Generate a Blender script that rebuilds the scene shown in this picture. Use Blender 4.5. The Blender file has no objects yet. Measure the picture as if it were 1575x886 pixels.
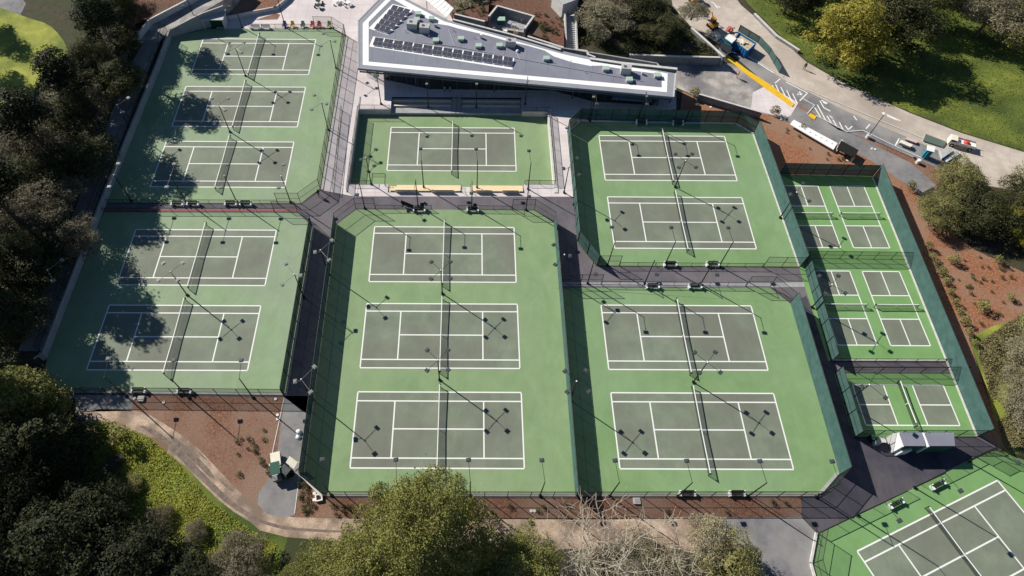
import bpy, bmesh, math, random
import numpy as np
from mathutils import Vector
random.seed(7); rng = np.random.default_rng(7)
sc = bpy.context.scene; COL = sc.collection
PI = math.pi
# ---------------------------------------------------------------- camera
F_PX, YAW, PITCH, ROLL, CAM_H, PPX, PPY = 1009.46, 0.008302, 0.985443, 0.012399, 90.505, -60.03, -46.58
IW, IH = 1575.0, 886.0
def _axes():
    cy, sy = math.cos(YAW), math.sin(YAW)
    f = Vector((sy*math.cos(PITCH), cy*math.cos(PITCH), -math.sin(PITCH)))
    r = Vector((cy, -sy, 0)); u = r.cross(f)
    c, s = math.cos(ROLL), math.sin(ROLL)
    return c*r+s*u, -s*r+c*u, f
RX, UX, FX = _axes()
from mathutils import Matrix
cam = bpy.data.cameras.new('camera'); co = bpy.data.objects.new('camera', cam); COL.objects.link(co)
m = Matrix((RX, UX, -FX)).transposed().to_4x4(); m.translation = Vector((0, 0, CAM_H)); co.matrix_world = m
cam.sensor_width = 36; cam.lens = F_PX*36/IW; cam.shift_x = -PPX/IW; cam.shift_y = PPY/IW
cam.clip_start = 1; cam.clip_end = 3000; sc.camera = co
def G(px, py, z=0.0):
    """point of the level z that the photograph shows at (px, py)"""
    d = RX*((px-IW/2-PPX)/F_PX) + UX*(-(py-IH/2-PPY)/F_PX) + FX
    t = (z-CAM_H)/d.z
    return Vector((d.x*t, d.y*t, z))
def g2(px, py, z=0.0):
    v = G(px, py, z); return (v.x, v.y)
# ---------------------------------------------------------------- world and sun
w = bpy.data.worlds.new('World'); sc.world = w; w.use_nodes = True
nt = w.node_tree; nt.nodes.clear()
sky = nt.nodes.new('ShaderNodeTexSky'); sky.sky_type = 'NISHITA'; sky.sun_disc = False
sky.sun_elevation = math.radians(34); sky.sun_rotation = math.radians(-53.3); sky.air_density = 1.0; sky.dust_density = 0.1; sky.ozone_density = 5.0
bg = nt.nodes.new('ShaderNodeBackground'); bg.inputs['Strength'].default_value = 0.05
out = nt.nodes.new('ShaderNodeOutputWorld'); nt.links.new(sky.outputs[0], bg.inputs[0]); nt.links.new(bg.outputs[0], out.inputs[0])
sl = bpy.data.lights.new('sun', 'SUN'); sl.energy = 5.0; sl.angle = math.radians(0.5); sl.color = (1.0, 0.95, 0.86)
so = bpy.data.objects.new('sun', sl); COL.objects.link(so)
e = math.radians(34); sd = Vector((0.803*math.cos(e), -0.596*math.cos(e), -math.sin(e)))
so.rotation_euler = sd.to_track_quat('-Z', 'Y').to_euler(); so.location = (-60, 60, 80)
sc.view_settings.view_transform = 'Standard'; sc.view_settings.look = 'None'
sc.view_settings.exposure = 0.38; sc.view_settings.gamma = 1.0; sc.view_settings.use_curve_mapping = False
# ---------------------------------------------------------------- materials
MATS = {}
def mat(name, col, col2=None, scale=0.5, rough=0.85, bump=0.0, bscale=8.0, detail=6.0, metallic=0.0, col3=None, scale3=0.05, contrast=(0.35, 0.65), objco=False, spec=0.3, trans=0.0, contrast3=(0.42, 0.62)):
    if name in MATS: return MATS[name]
    M = bpy.data.materials.new(name); M.use_nodes = True; n = M.node_tree; N = n.nodes; Lk = n.links.new
    b = N['Principled BSDF']; b.inputs['Roughness'].default_value = rough; b.inputs['Metallic'].default_value = metallic
    b.inputs['Specular IOR Level'].default_value = spec
    tc = N.new('ShaderNodeTexCoord'); geo = N.new('ShaderNodeNewGeometry')
    src = tc.outputs['Object'] if objco else geo.outputs['Position']
    c4 = lambda c: (c[0], c[1], c[2], 1)
    if col2 is None: b.inputs['Base Color'].default_value = c4(col)
    else:
        t = N.new('ShaderNodeTexNoise'); t.inputs['Scale'].default_value = scale; t.inputs['Detail'].default_value = detail; t.inputs['Roughness'].default_value = 0.65
        Lk(src, t.inputs['Vector'])
        r = N.new('ShaderNodeValToRGB'); r.color_ramp.elements[0].color = c4(col); r.color_ramp.elements[1].color = c4(col2)
        r.color_ramp.elements[0].position, r.color_ramp.elements[1].position = contrast
        Lk(t.outputs['Fac'], r.inputs['Fac']); last = r.outputs[0]
        if col3 is not None:
            t3 = N.new('ShaderNodeTexNoise'); t3.inputs['Scale'].default_value = scale3; t3.inputs['Detail'].default_value = 5; Lk(src, t3.inputs['Vector'])
            r3 = N.new('ShaderNodeValToRGB'); r3.color_ramp.elements[0].position, r3.color_ramp.elements[1].position = contrast3
            Lk(t3.outputs['Fac'], r3.inputs['Fac'])
            mx = N.new('ShaderNodeMix'); mx.data_type = 'RGBA'; Lk(r3.outputs[0], mx.inputs['Factor']); Lk(last, mx.inputs['A']); mx.inputs['B'].default_value = c4(col3)
            last = mx.outputs['Result']
        Lk(last, b.inputs['Base Color'])
    if bump:
        t2 = N.new('ShaderNodeTexNoise'); t2.inputs['Scale'].default_value = bscale; t2.inputs['Detail'].default_value = 4; Lk(src, t2.inputs['Vector'])
        bp = N.new('ShaderNodeBump'); bp.inputs['Strength'].default_value = bump; bp.inputs['Distance'].default_value = 0.1; Lk(t2.outputs['Fac'], bp.inputs['Height']); Lk(bp.outputs[0], b.inputs['Normal'])
    if trans:
        tr = N.new('ShaderNodeBsdfTransparent'); ms = N.new('ShaderNodeMixShader'); ms.inputs[0].default_value = trans
        Lk(b.outputs[0], ms.inputs[1]); Lk(tr.outputs[0], ms.inputs[2]); Lk(ms.outputs[0], N['Material Output'].inputs['Surface'])
    MATS[name] = M; return M
def leafmat(name, a, b_, c=None):
    """leaf colours: two tones in patches of the crown, a third on single leaves"""
    M = bpy.data.materials.new(name); M.use_nodes = True; n = M.node_tree; N = n.nodes; Lk = n.links.new
    b = N['Principled BSDF']; b.inputs['Roughness'].default_value = 0.7; b.inputs['Specular IOR Level'].default_value = 0.25
    geo = N.new('ShaderNodeNewGeometry'); oi = N.new('ShaderNodeObjectInfo')
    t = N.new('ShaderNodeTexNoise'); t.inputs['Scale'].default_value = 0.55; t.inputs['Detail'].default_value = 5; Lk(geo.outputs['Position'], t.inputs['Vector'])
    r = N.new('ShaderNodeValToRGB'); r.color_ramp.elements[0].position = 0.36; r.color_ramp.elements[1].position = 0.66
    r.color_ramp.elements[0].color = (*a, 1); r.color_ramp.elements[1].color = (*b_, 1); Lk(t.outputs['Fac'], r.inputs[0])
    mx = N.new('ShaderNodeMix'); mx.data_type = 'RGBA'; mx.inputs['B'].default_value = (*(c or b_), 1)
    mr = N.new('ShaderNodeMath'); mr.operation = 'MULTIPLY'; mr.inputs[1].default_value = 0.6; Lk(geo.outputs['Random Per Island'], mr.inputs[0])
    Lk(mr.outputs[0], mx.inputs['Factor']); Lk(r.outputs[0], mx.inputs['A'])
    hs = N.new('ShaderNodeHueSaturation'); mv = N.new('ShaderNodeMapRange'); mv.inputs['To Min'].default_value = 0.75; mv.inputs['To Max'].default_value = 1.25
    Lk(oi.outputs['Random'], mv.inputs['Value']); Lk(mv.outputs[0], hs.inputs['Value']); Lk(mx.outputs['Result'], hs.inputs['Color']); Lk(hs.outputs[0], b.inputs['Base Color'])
    tl = N.new('ShaderNodeBsdfTranslucent'); Lk(hs.outputs[0], tl.inputs['Color'])
    ms = N.new('ShaderNodeMixShader'); ms.inputs[0].default_value = 0.25; Lk(b.outputs[0], ms.inputs[1]); Lk(tl.outputs[0], ms.inputs[2]); Lk(ms.outputs[0], N['Material Output'].inputs['Surface'])
    MATS[name] = M; return M
FLOOR = mat('forest_floor', (0.030, 0.026, 0.018), (0.085, 0.065, 0.042), 0.6, 0.95, 0.9, 3.0, 10, col3=(0.045, 0.055, 0.02), scale3=0.12)
GRASS = mat('grass', (0.11, 0.15, 0.022), (0.21, 0.235, 0.04), 0.35, 0.95, 0.9, 5.0, 10, col3=(0.055, 0.085, 0.018), scale3=0.09)
GRASSY = mat('grass_yellow', (0.25, 0.27, 0.045), (0.38, 0.38, 0.07), 0.5, 0.95, 0.9, 5.0, 10, col3=(0.13, 0.17, 0.03), scale3=0.15)
MULCH = mat('bark_mulch', (0.12, 0.058, 0.036), (0.30, 0.155, 0.10), 2.6, 0.95, 1.0, 7.0, 14, col3=(0.26, 0.165, 0.12), scale3=0.15)
DIRT = mat('dirt', (0.30, 0.215, 0.155), (0.56, 0.43, 0.325), 0.8, 0.95, 0.6, 4.0, 12, col3=(0.21, 0.155, 0.12), scale3=0.3)
PUD = mat('muddy_water', (0.20, 0.14, 0.08), rough=0.15)
ASPH = mat('asphalt', (0.105, 0.094, 0.110), (0.145, 0.130, 0.148), 0.5, 0.9, 0.15, 40, 8, col3=(0.16, 0.145, 0.155), scale3=0.10)
ASPD = mat('asphalt_new', (0.052, 0.048, 0.064), (0.075, 0.069, 0.088), 0.5, 0.9, 0.15, 40, 8, col3=(0.09, 0.083, 0.095), scale3=0.12)
ASPG = mat('asphalt_grey', (0.15, 0.145, 0.15), (0.23, 0.225, 0.23), 0.6, 0.9, 0.15, 30, 8, col3=(0.30, 0.285, 0.275), scale3=0.12)
ROAD = mat('road_surface', (0.46, 0.40, 0.34), (0.60, 0.52, 0.445), 0.5, 0.9, 0.1, 30, 12, col3=(0.38, 0.32, 0.27), scale3=0.07)
WETC = mat('stained_concrete', (0.24, 0.22, 0.205), (0.52, 0.48, 0.44), 0.4, 0.8, 0.1, 30, 12, col3=(0.19, 0.18, 0.185), scale3=0.16)
CONC = mat('plaza_concrete', (0.60, 0.535, 0.525), (0.74, 0.67, 0.66), 0.35, 0.85, 0.05, 20, 8, col3=(0.58, 0.52, 0.52), scale3=0.11)
CONW = mat('concrete_pale', (0.50, 0.48, 0.45), (0.64, 0.62, 0.59), 1.2, 0.85, 0.1, 15)
WALLD = mat('concrete_wall_shaded', (0.17, 0.175, 0.185), (0.25, 0.25, 0.255), 0.8, 0.85, 0.1, 15)  # shade on the unlit wall faces put into the concrete colour
CONG = mat('concrete_grey', (0.30, 0.305, 0.31), (0.40, 0.40, 0.40), 0.8, 0.85, 0.1, 15)
APR = mat('court_apron_green', (0.182, 0.272, 0.130), (0.216, 0.305, 0.155), 0.22, 0.8, 0.03, 60, 10, col3=(0.22, 0.30, 0.16), scale3=0.06)
APR3 = mat('court_apron_green_faded', (0.205, 0.290, 0.160), (0.240, 0.325, 0.190), 0.22, 0.8, 0.03, 60, 10, col3=(0.235, 0.30, 0.20), scale3=0.06)
APR4 = mat('court_apron_green_bright', (0.145, 0.280, 0.095), (0.175, 0.315, 0.120), 0.22, 0.8, 0.03, 60, 10, col3=(0.17, 0.31, 0.12), scale3=0.06)
APR2 = mat('court_apron_green_fresh', (0.160, 0.265, 0.112), (0.196, 0.300, 0.140), 0.22, 0.8, 0.03, 60, 10, col3=(0.195, 0.30, 0.15), scale3=0.06)
COURT = mat('court_surface_grey_green', (0.152, 0.180, 0.130), (0.203, 0.230, 0.172), 0.30, 0.8, 0.03, 60, 10, col3=(0.155, 0.165, 0.13), scale3=0.09)
LINE = mat('line_paint', (0.80, 0.80, 0.76), rough=0.7)
WHITE = mat('white_paint', (0.80, 0.80, 0.78), rough=0.5)
SCREEN = mat('windscreen_fabric', (0.042, 0.096, 0.088), (0.062, 0.128, 0.118), 0.9, 0.8, 0.25, 1.5, trans=0.05)
MESHD = mat('chain_link_dense', (0.02, 0.035, 0.03), rough=0.6, trans=0.60)
MESHL = mat('chain_link_light', (0.03, 0.035, 0.035), rough=0.6, trans=0.80)
NETM = mat('net_cord', (0.015, 0.02, 0.015), rough=0.8, trans=0.55)
POST = mat('fence_steel_black', (0.012, 0.014, 0.014), rough=0.5)
LAMPD = mat('lamp_housing_dark', (0.05, 0.06, 0.065), (0.09, 0.10, 0.10), 2, 0.4, objco=True)
LAMPG = mat('lamp_housing_grey', (0.22, 0.22, 0.21), rough=0.4)
GLASSB = mat('lamp_glass', (0.75, 0.78, 0.8), rough=0.2)
WOOD = mat('bench_wood', (0.80, 0.60, 0.36), (0.86, 0.70, 0.47), 1.5, 0.7, 0.1, 20)
SEATD = mat('bench_seat_dark', (0.06, 0.065, 0.06), (0.11, 0.11, 0.10), 3, 0.6, objco=True)
ROOFG = mat('roof_membrane_grey', (0.195, 0.195, 0.245), (0.225, 0.225, 0.28), 0.35, 0.8, 0.05, 30, 8, col3=(0.22, 0.235, 0.275), scale3=0.12)
ROOFB = mat('roof_border_grey', (0.26, 0.27, 0.305), (0.30, 0.31, 0.34), 0.4, 0.8)
ROOFW = mat('roof_white', (0.84, 0.83, 0.81), (0.90, 0.89, 0.87), 0.4, 0.7)
FASC = mat('fascia_metal', (0.10, 0.10, 0.105), rough=0.5)
SOLAR = mat('solar_cell', (0.055, 0.058, 0.085), (0.085, 0.085, 0.11), 1.2, 0.3, objco=True, spec=0.5)
ALU = mat('aluminium', (0.65, 0.65, 0.66), rough=0.4, metallic=0.3)
SKYL = mat('skylight_green', (0.33, 0.46, 0.38), (0.42, 0.54, 0.45), 2, 0.5)
HVAC = mat('hvac_grey', (0.40, 0.41, 0.41), (0.48, 0.48, 0.47), 1.5, 0.5)
GLASSD = mat('window_glass', (0.02, 0.025, 0.03), rough=0.08, spec=0.6)
DARKM = mat('dark_metal', (0.03, 0.032, 0.035), rough=0.5)
YEL = mat('yellow_tactile', (0.72, 0.42, 0.02), (0.80, 0.50, 0.03), 1.5, 0.8)
REDP = mat('red_band', (0.33, 0.09, 0.09), (0.40, 0.13, 0.12), 1, 0.8)
BARK = mat('bark', (0.09, 0.065, 0.045), (0.20, 0.15, 0.11), 3, 0.95, 0.8, 9, objco=True)
BARKP = mat('bark_pale', (0.34, 0.295, 0.23), (0.50, 0.44, 0.35), 2, 0.95, 0.4, 9, objco=True)
MULCHD = mat('bark_mulch_dark', (0.075, 0.033, 0.022), (0.22, 0.105, 0.068), 2.2, 0.95, 1.0, 5.0, 14, col3=(0.13, 0.085, 0.06), scale3=0.25)
BLUE = mat('blue_steel', (0.02, 0.15, 0.36), (0.03, 0.20, 0.44), 2, 0.5, objco=True)
TEAL = mat('teal_plastic', (0.02, 0.20, 0.28), rough=0.5)
TAN = mat('tan_debris', (0.45, 0.33, 0.20), (0.62, 0.50, 0.36), 1.5, 0.9, 0.8, 5)
CREAM = mat('cream_board', (0.72, 0.66, 0.52), (0.80, 0.76, 0.66), 1.5, 0.8)
ORANGE = mat('machine_orange', (0.60, 0.26, 0.04), (0.68, 0.33, 0.06), 2, 0.5, objco=True)
DGRN = mat('dark_green_paint', (0.02, 0.09, 0.06), rough=0.6)
HUTG = mat('hut_interior_green', (0.02, 0.085, 0.03), rough=0.8)
RUB = mat('rubber', (0.012, 0.012, 0.012), rough=0.9)
def joints(M, w, h, dark=0.82, rot=0.0):
    n = M.node_tree; N = n.nodes; b = N['Principled BSDF']; src = b.inputs['Base Color'].links[0].from_socket
    bt = N.new('ShaderNodeTexBrick'); bt.offset = 0; bt.inputs['Color1'].default_value = bt.inputs['Color2'].default_value = (1, 1, 1, 1); bt.inputs['Mortar'].default_value = (dark, dark, dark, 1)
    bt.inputs['Scale'].default_value = 1; bt.inputs['Brick Width'].default_value = w; bt.inputs['Row Height'].default_value = h; bt.inputs['Mortar Size'].default_value = .045
    mp = N.new('ShaderNodeMapping'); mp.inputs['Rotation'].default_value[2] = rot; g = N.new('ShaderNodeNewGeometry'); n.links.new(g.outputs['Position'], mp.inputs[0]); n.links.new(mp.outputs[0], bt.inputs['Vector'])
    mx = N.new('ShaderNodeMix'); mx.data_type = 'RGBA'; mx.blend_type = 'MULTIPLY'; mx.inputs['Factor'].default_value = 1; n.links.new(src, mx.inputs['A']); n.links.new(bt.outputs['Color'], mx.inputs['B']); n.links.new(mx.outputs['Result'], b.inputs['Base Color'])
def wear(M, scale, lo, hi, seed=0.0):
    n = M.node_tree; N = n.nodes; b = N['Principled BSDF']; src = b.inputs['Base Color'].links[0].from_socket
    g = N.new('ShaderNodeNewGeometry'); mp = N.new('ShaderNodeMapping'); mp.inputs['Location'].default_value = (seed, seed, 0); mp.inputs['Scale'].default_value = (1, .55, 1); t = N.new('ShaderNodeTexNoise'); t.inputs['Scale'].default_value = scale; t.inputs['Detail'].default_value = 9; t.inputs['Roughness'].default_value = .7; t.inputs['Distortion'].default_value = .6
    n.links.new(g.outputs['Position'], mp.inputs[0]); n.links.new(mp.outputs[0], t.inputs['Vector']); mr = N.new('ShaderNodeMapRange'); mr.inputs['From Min'].default_value = .3; mr.inputs['From Max'].default_value = .7; mr.inputs['To Min'].default_value = lo; mr.inputs['To Max'].default_value = hi; n.links.new(t.outputs['Fac'], mr.inputs['Value'])
    mx = N.new('ShaderNodeMix'); mx.data_type = 'RGBA'; mx.blend_type = 'MULTIPLY'; mx.inputs['Factor'].default_value = 1; n.links.new(src, mx.inputs['A']); n.links.new(mr.outputs[0], mx.inputs['B']); n.links.new(mx.outputs['Result'], b.inputs['Base Color'])
for q_, m_ in enumerate((APR, APR2, APR3, APR4, COURT)): wear(m_, .45, .97, 1.17, q_*31.0)
wear(ASPH, .5, .85, 1.15); wear(ASPD, .5, .8, 1.25); wear(ROOFG, .35, .88, 1.1); wear(SCREEN, .8, .85, 1.15)
joints(CONC, 2.4, 2.4); joints(ROAD, 4.5, 4.5, .86, .45)
def flat(name, c, r=0.6): return mat(name, c, rough=r)
# ---------------------------------------------------------------- object helpers
NAMES = {}
def link(o, parent=None):
    COL.objects.link(o)
    if parent: o.parent = parent
    return o
def tag(o, label=None, cat=None, group=None, kind=None):
    for k, v in (('label', label), ('category', cat), ('group', group), ('kind', kind)):
        if v: o[k] = v
    return o
def thing(name, label, cat, loc=(0, 0, 0), rz=0.0, group=None):
    o = bpy.data.objects.new(name, None); o.empty_display_size = 0.5; link(o)
    o.location = loc; o.rotation_euler = (0, 0, rz); return tag(o, label, cat, group)
class MB:
    def __init__(s): s.v = []; s.f = []; s.mi = []; s.cm = 0
    def add(s, vs, fs):
        n = len(s.v); s.v += [tuple(v) for v in vs]; s.f += [tuple(i+n for i in f) for f in fs]; s.mi += [s.cm]*len(fs); return s
    def mat(s, i): s.cm = i; return s
    def box(s, c, d, rz=0.0, tilt=0.0):
        x, y, z = [k/2 for k in d]; ca, sa = math.cos(rz), math.sin(rz); ct, st = math.cos(tilt), math.sin(tilt); vs = []
        for dz in (-z, z):
            for dx, dy in ((-x, -y), (x, -y), (x, y), (-x, y)):
                yy = dy*ct-dz*st; zz = dy*st+dz*ct
                vs.append((c[0]+dx*ca-yy*sa, c[1]+dx*sa+yy*ca, c[2]+zz))
        return s.add(vs, [(0, 3, 2, 1), (4, 5, 6, 7), (0, 1, 5, 4), (1, 2, 6, 5), (2, 3, 7, 6), (3, 0, 4, 7)])
    def tube(s, a, b, r, r2=None, n=6):
        a, b = Vector(a), Vector(b); r2 = r if r2 is None else r2; d = (b-a).normalized()
        u = d.orthogonal().normalized(); v = d.cross(u); vs = []
        for p, rr in ((a, r), (b, r2)):
            for k in range(n):
                t = 2*PI*k/n; vs.append(p+u*rr*math.cos(t)+v*rr*math.sin(t))
        fs = [(k, (k+1) % n, n+(k+1) % n, n+k) for k in range(n)] + [tuple(range(n-1, -1, -1)), tuple(range(n, 2*n))]
        return s.add(vs, fs)
    def prism(s, poly, z0, z1):
        a = sum(poly[i][0]*poly[(i+1) % len(poly)][1]-poly[(i+1) % len(poly)][0]*poly[i][1] for i in range(len(poly)))
        if a < 0: poly = poly[::-1]
        n = len(poly); z0s = z0 if isinstance(z0, (list, tuple)) else [z0]*n; z1s = z1 if isinstance(z1, (list, tuple)) else [z1]*n
        vs = [(p[0], p[1], z) for p, z in zip(poly, z0s)] + [(p[0], p[1], z) for p, z in zip(poly, z1s)]
        return s.add(vs, [tuple(range(n-1, -1, -1)), tuple(range(n, 2*n))] + [(k, (k+1) % n, n+(k+1) % n, n+k) for k in range(n)])
    def dome(s, c, r, h, n=8):
        vs = []
        for j, (rr, zz) in enumerate(((1, 0), (.85, .5), (.5, .85))):
            for k in range(n): t = 2*PI*k/n; vs.append((c[0]+r*rr*math.cos(t), c[1]+r*rr*math.sin(t), c[2]+h*zz))
        vs.append((c[0], c[1], c[2]+h)); fs = [tuple(range(n-1, -1, -1))]
        for j in range(2): fs += [(j*n+k, j*n+(k+1) % n, (j+1)*n+(k+1) % n, (j+1)*n+k) for k in range(n)]
        fs += [(2*n+k, 2*n+(k+1) % n, 3*n) for k in range(n)]
        return s.add(vs, fs)
    def mesh(s, name, mats):
        me = bpy.data.meshes.new(name); me.from_pydata(s.v, [], s.f)
        for q in (mats if isinstance(mats, (list, tuple)) else [mats]): me.materials.append(q)
        if any(s.mi): me.polygons.foreach_set('material_index', s.mi)
        me.update(); return me
    def build(s, name, mats, parent=None, loc=None, rz=0):
        o = bpy.data.objects.new(name, s.mesh(name, mats)); link(o, parent)
        if loc: o.location = loc
        if rz: o.rotation_euler = (0, 0, rz)
        return o
def inst(name, me, parent=None, loc=(0, 0, 0), rz=0.0, sc_=(1, 1, 1)):
    o = bpy.data.objects.new(name, me); link(o, parent); o.location = loc; o.rotation_euler = (0, 0, rz); o.scale = sc_; return o
def kids(o, table={}): return [c for c in bpy.data.objects if c.parent == o]
def copy_thing(root, parts, loc, rz, label, group=None):
    r = root.copy(); COL.objects.link(r); r.location = loc; r.rotation_euler = (0, 0, rz); r['label'] = label
    if group: r['group'] = group
    for p, subs in parts:
        c = p.copy(); COL.objects.link(c); c.parent = r
        for q in subs: d = q.copy(); COL.objects.link(d); d.parent = c
    return r
# ---------------------------------------------------------------- ground: one sheet with the sunken court cut out
PX0, PX1, PY0, PY1, PZ = -22.0, 15.0, 73.75, 97.9, -1.3
def clip(poly, ax, val, keep_less):
    outp = []
    ins = lambda p: (p[ax] <= val) if keep_less else (p[ax] >= val)
    for i in range(len(poly)):
        a, b = poly[i-1], poly[i]
        if ins(a) != ins(b):
            t = (val-a[ax])/(b[ax]-a[ax]); q = [a[0]+t*(b[0]-a[0]), a[1]+t*(b[1]-a[1])]; q[ax] = val; outp.append(tuple(q))
        if ins(b): outp.append(b)
    return outp
def around_pit(poly):
    ps = [clip(poly, 0, PX0, True), clip(poly, 0, PX1, False)]
    mid = clip(clip(poly, 0, PX0, False), 0, PX1, True)
    if len(mid) > 2: ps += [clip(mid, 1, PY0, True), clip(mid, 1, PY1, False)]
    return [p for p in ps if len(p) > 2]
def sheet(name, poly, z, m, px=True, pit=False, kind='structure', parent=None):
    if px: poly = [g2(p[0], p[1], z) for p in poly]
    polys = around_pit(poly) if pit else [poly]
    b = MB()
    for p in polys:
        a = sum(p[i][0]*p[(i+1) % len(p)][1]-p[(i+1) % len(p)][0]*p[i][1] for i in range(len(p)))
        if a < 0: p = p[::-1]
        b.add([(q[0], q[1], z) for q in p], [tuple(range(len(p)))])
    o = b.build(name, m, parent)
    if not parent: tag(o, kind=kind)
    return o
sheet('ground', [(-500, -300), (500, -300), (500, 700), (-500, 700)], 0.0, FLOOR, px=False, pit=True)
def curvy(pts, k=3):
    """round a closed outline (Catmull-Rom)"""
    n = len(pts); r = []
    for i in range(n):
        p0, p1, p2, p3 = pts[i-1], pts[i], pts[(i+1) % n], pts[(i+2) % n]
        for j in range(k):
            t = j/k
            r.append(tuple(0.5*((2*p1[d])+(-p0[d]+p2[d])*t+(2*p0[d]-5*p1[d]+4*p2[d]-p3[d])*t*t+(-p0[d]+3*p1[d]-3*p2[d]+p3[d])*t**3) for d in (0, 1)))
    return r
L1 = 0.004
sheet('grass_lower', curvy([(100, 645), (180, 640), (245, 662), (295, 705), (335, 750), (390, 795), (440, 820), (430, 860), (400, 910), (60, 910), (60, 700)]), L1, GRASS)
sheet('lawn_right', [(1110, -60), (1150, 5), (1180, 35), (1240, 92), (1300, 128), (1400, 172), (1480, 203), (1575, 232), (1720, 280), (1760, -60)], L1, GRASS)
sheet('grass_right', curvy([(1492, 515), (1530, 490), (1600, 460), (1640, 640), (1560, 700), (1543, 690), (1515, 590)]), L1, GRASSY)
sheet('mulch_left', curvy([(205, 606), (320, 606), (438, 606), (432, 690), (430, 780), (400, 795), (335, 745), (280, 700), (232, 662), (205, 640)], 2), L1*2, MULCH)
sheet('mulch_south', [(462, 700), (452, 796), (700, 798), (1105, 798), (1234, 796), (1232, 755), (500, 755)], L1*2, MULCH)
MULCHE = mat('bark_mulch_orange', (0.17, 0.070, 0.036), (0.42, 0.195, 0.105), 2.6, 0.95, 1.0, 7.0, 14, col3=(0.30, 0.18, 0.12), scale3=0.15)
sheet('mulch_east', [(1050, 140), (1075, 152), (1180, 172), (1215, 186), (1330, 240), (1412, 292), (1425, 330), (1500, 385), (1600, 430), (1620, 480), (1530, 500), (1490, 520), (1512, 590), (1545, 690), (1520, 700), (1340, 300), (1200, 300), (1150, 215), (1045, 180)], L1*2, MULCHE)
sheet('mulch_parking', [(1228, 152), (1250, 165), (1330, 203), (1450, 262), (1440, 292), (1400, 262), (1330, 216), (1240, 172), (1222, 163)], L1*2, MULCH)
sheet('mulch_north', [(640, -40), (900, -40), (898, 30), (900, 95), (866, 90), (760, 62), (700, 40)], L1*2, MULCHD)
sheet('dirt_path', curvy([(112, 634), (205, 631), (250, 650), (305, 690), (350, 738), (400, 782), (460, 796), (700, 798), (950, 799), (1130, 797), (1140, 850), (1000, 845), (700, 842), (440, 826), (385, 803), (335, 768), (285, 718), (245, 688), (185, 656), (112, 660)], 2), L1*3, DIRT)
RUT = mat('wheel_rut', (0.13, 0.10, 0.085), (0.24, 0.185, 0.15), 1.2, 0.9, 0.5, 5, 10)
for rp in ([(215, 655), (240, 662), (275, 690), (320, 735), (370, 780), (430, 808), (520, 816), (520, 819), (430, 813), (365, 786), (312, 741), (268, 697), (236, 670)], [(262, 668), (300, 700), (322, 722), (330, 735), (322, 733), (300, 712), (270, 685)], [(335, 735), (360, 755), (350, 752)], [(300, 690), (318, 706), (312, 704)]):
    sheet('wheel_track', curvy(rp, 3), L1*3.4, RUT)
sheet('puddle', curvy([(228, 676), (240, 673), (256, 684), (257, 695), (243, 692)]), L1*4, PUD)
sheet('access_pad', [(95, 605), (205, 605), (203, 632), (95, 634)], L1*3, ASPG)
sheet('service_path', [(438, 609), (482, 609), (466, 720), (453, 793), (430, 796), (410, 790), (396, 775), (398, 757), (410, 742), (424, 715)], L1*4, ASPG)
sheet('service_yard', [(1100, 797), (1232, 795), (1258, 822), (1250, 868), (1262, 910), (1180, 910), (1135, 840)], L1*4, ASPG)
sheet('road', [(1025, -40), (1105, -40), (1140, 8), (1180, 42), (1240, 95), (1290, 124), (1400, 174), (1480, 205), (1575, 234), (1720, 282), (1720, 360), (1600, 300), (1515, 285), (1475, 248), (1400, 222), (1300, 178), (1205, 128), (1130, 82), (1062, 40), (1035, 10)], L1*3, ROAD)
sheet('driveway', [(960, 86), (1050, 92), (1125, 98), (1180, 130), (1228, 158), (1205, 178), (1170, 175), (1075, 150), (1030, 130), (960, 120)], L1*4, WETC)
sheet('concrete_apron', [(1158, 142), (1180, 131), (1228, 158), (1216, 178), (1205, 181), (1155, 168)], L1*5.5, CONC)
sheet('footpath', [(1200, 150), (1240, 172), (1330, 216), (1400, 250), (1440, 285), (1415, 298), (1330, 241), (1215, 188), (1180, 172)], L1*5, ASPG)
sheet('parking_lane', [(1122, 80), (1142, 80), (1205, 122), (1300, 170), (1400, 213), (1462, 240), (1452, 262), (1340, 215), (1290, 200), (1228, 158), (1180, 130)], L1*5, ASPG)
sheet('plaza', [(330, 46), (350, 24), (427, 14), (450, -40), (900, -40), (900, 60), (1040, 110), (1040, 168), (885, 188), (873, 203), (882, 303), (545, 303), (493, 293), (532, 56), (512, 44)], L1*3, CONC, pit=True)
sheet('asphalt_path', [(160, 312.5), (462, 313), (493, 292), (545, 302), (882, 302.5), (889, 375), (918, 410), (1230, 411), (1195, 300), (1240, 400), (1283, 556), (1475, 556), (1482, 574), (1505, 665), (1540, 690), (1400, 760), (1258, 820), (1232, 792), (1235, 760), (890, 765), (500, 765), (466, 737), (478, 640), (437, 611), (110, 607), (160, 330)], L1*4, ASPH, pit=True)
sheet('asphalt_yard', [(1225, 462), (1240, 455), (1283, 556), (1300, 600), (1313, 668), (1503, 668), (1540, 690), (1400, 760), (1258, 820), (1232, 792), (1235, 760), (1280, 740), (1250, 560)], L1*4.5, ASPD)
sheet('concrete_strip', [(863, 434), (1180, 435), (1236, 434), (1238, 441), (1184, 442), (864, 439.5)], L1*6, CONG)
sheet('red_strip', [(160, 321.6), (459, 321.9), (460, 324.4), (160, 324.2)], L1*6, REDP)
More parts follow.
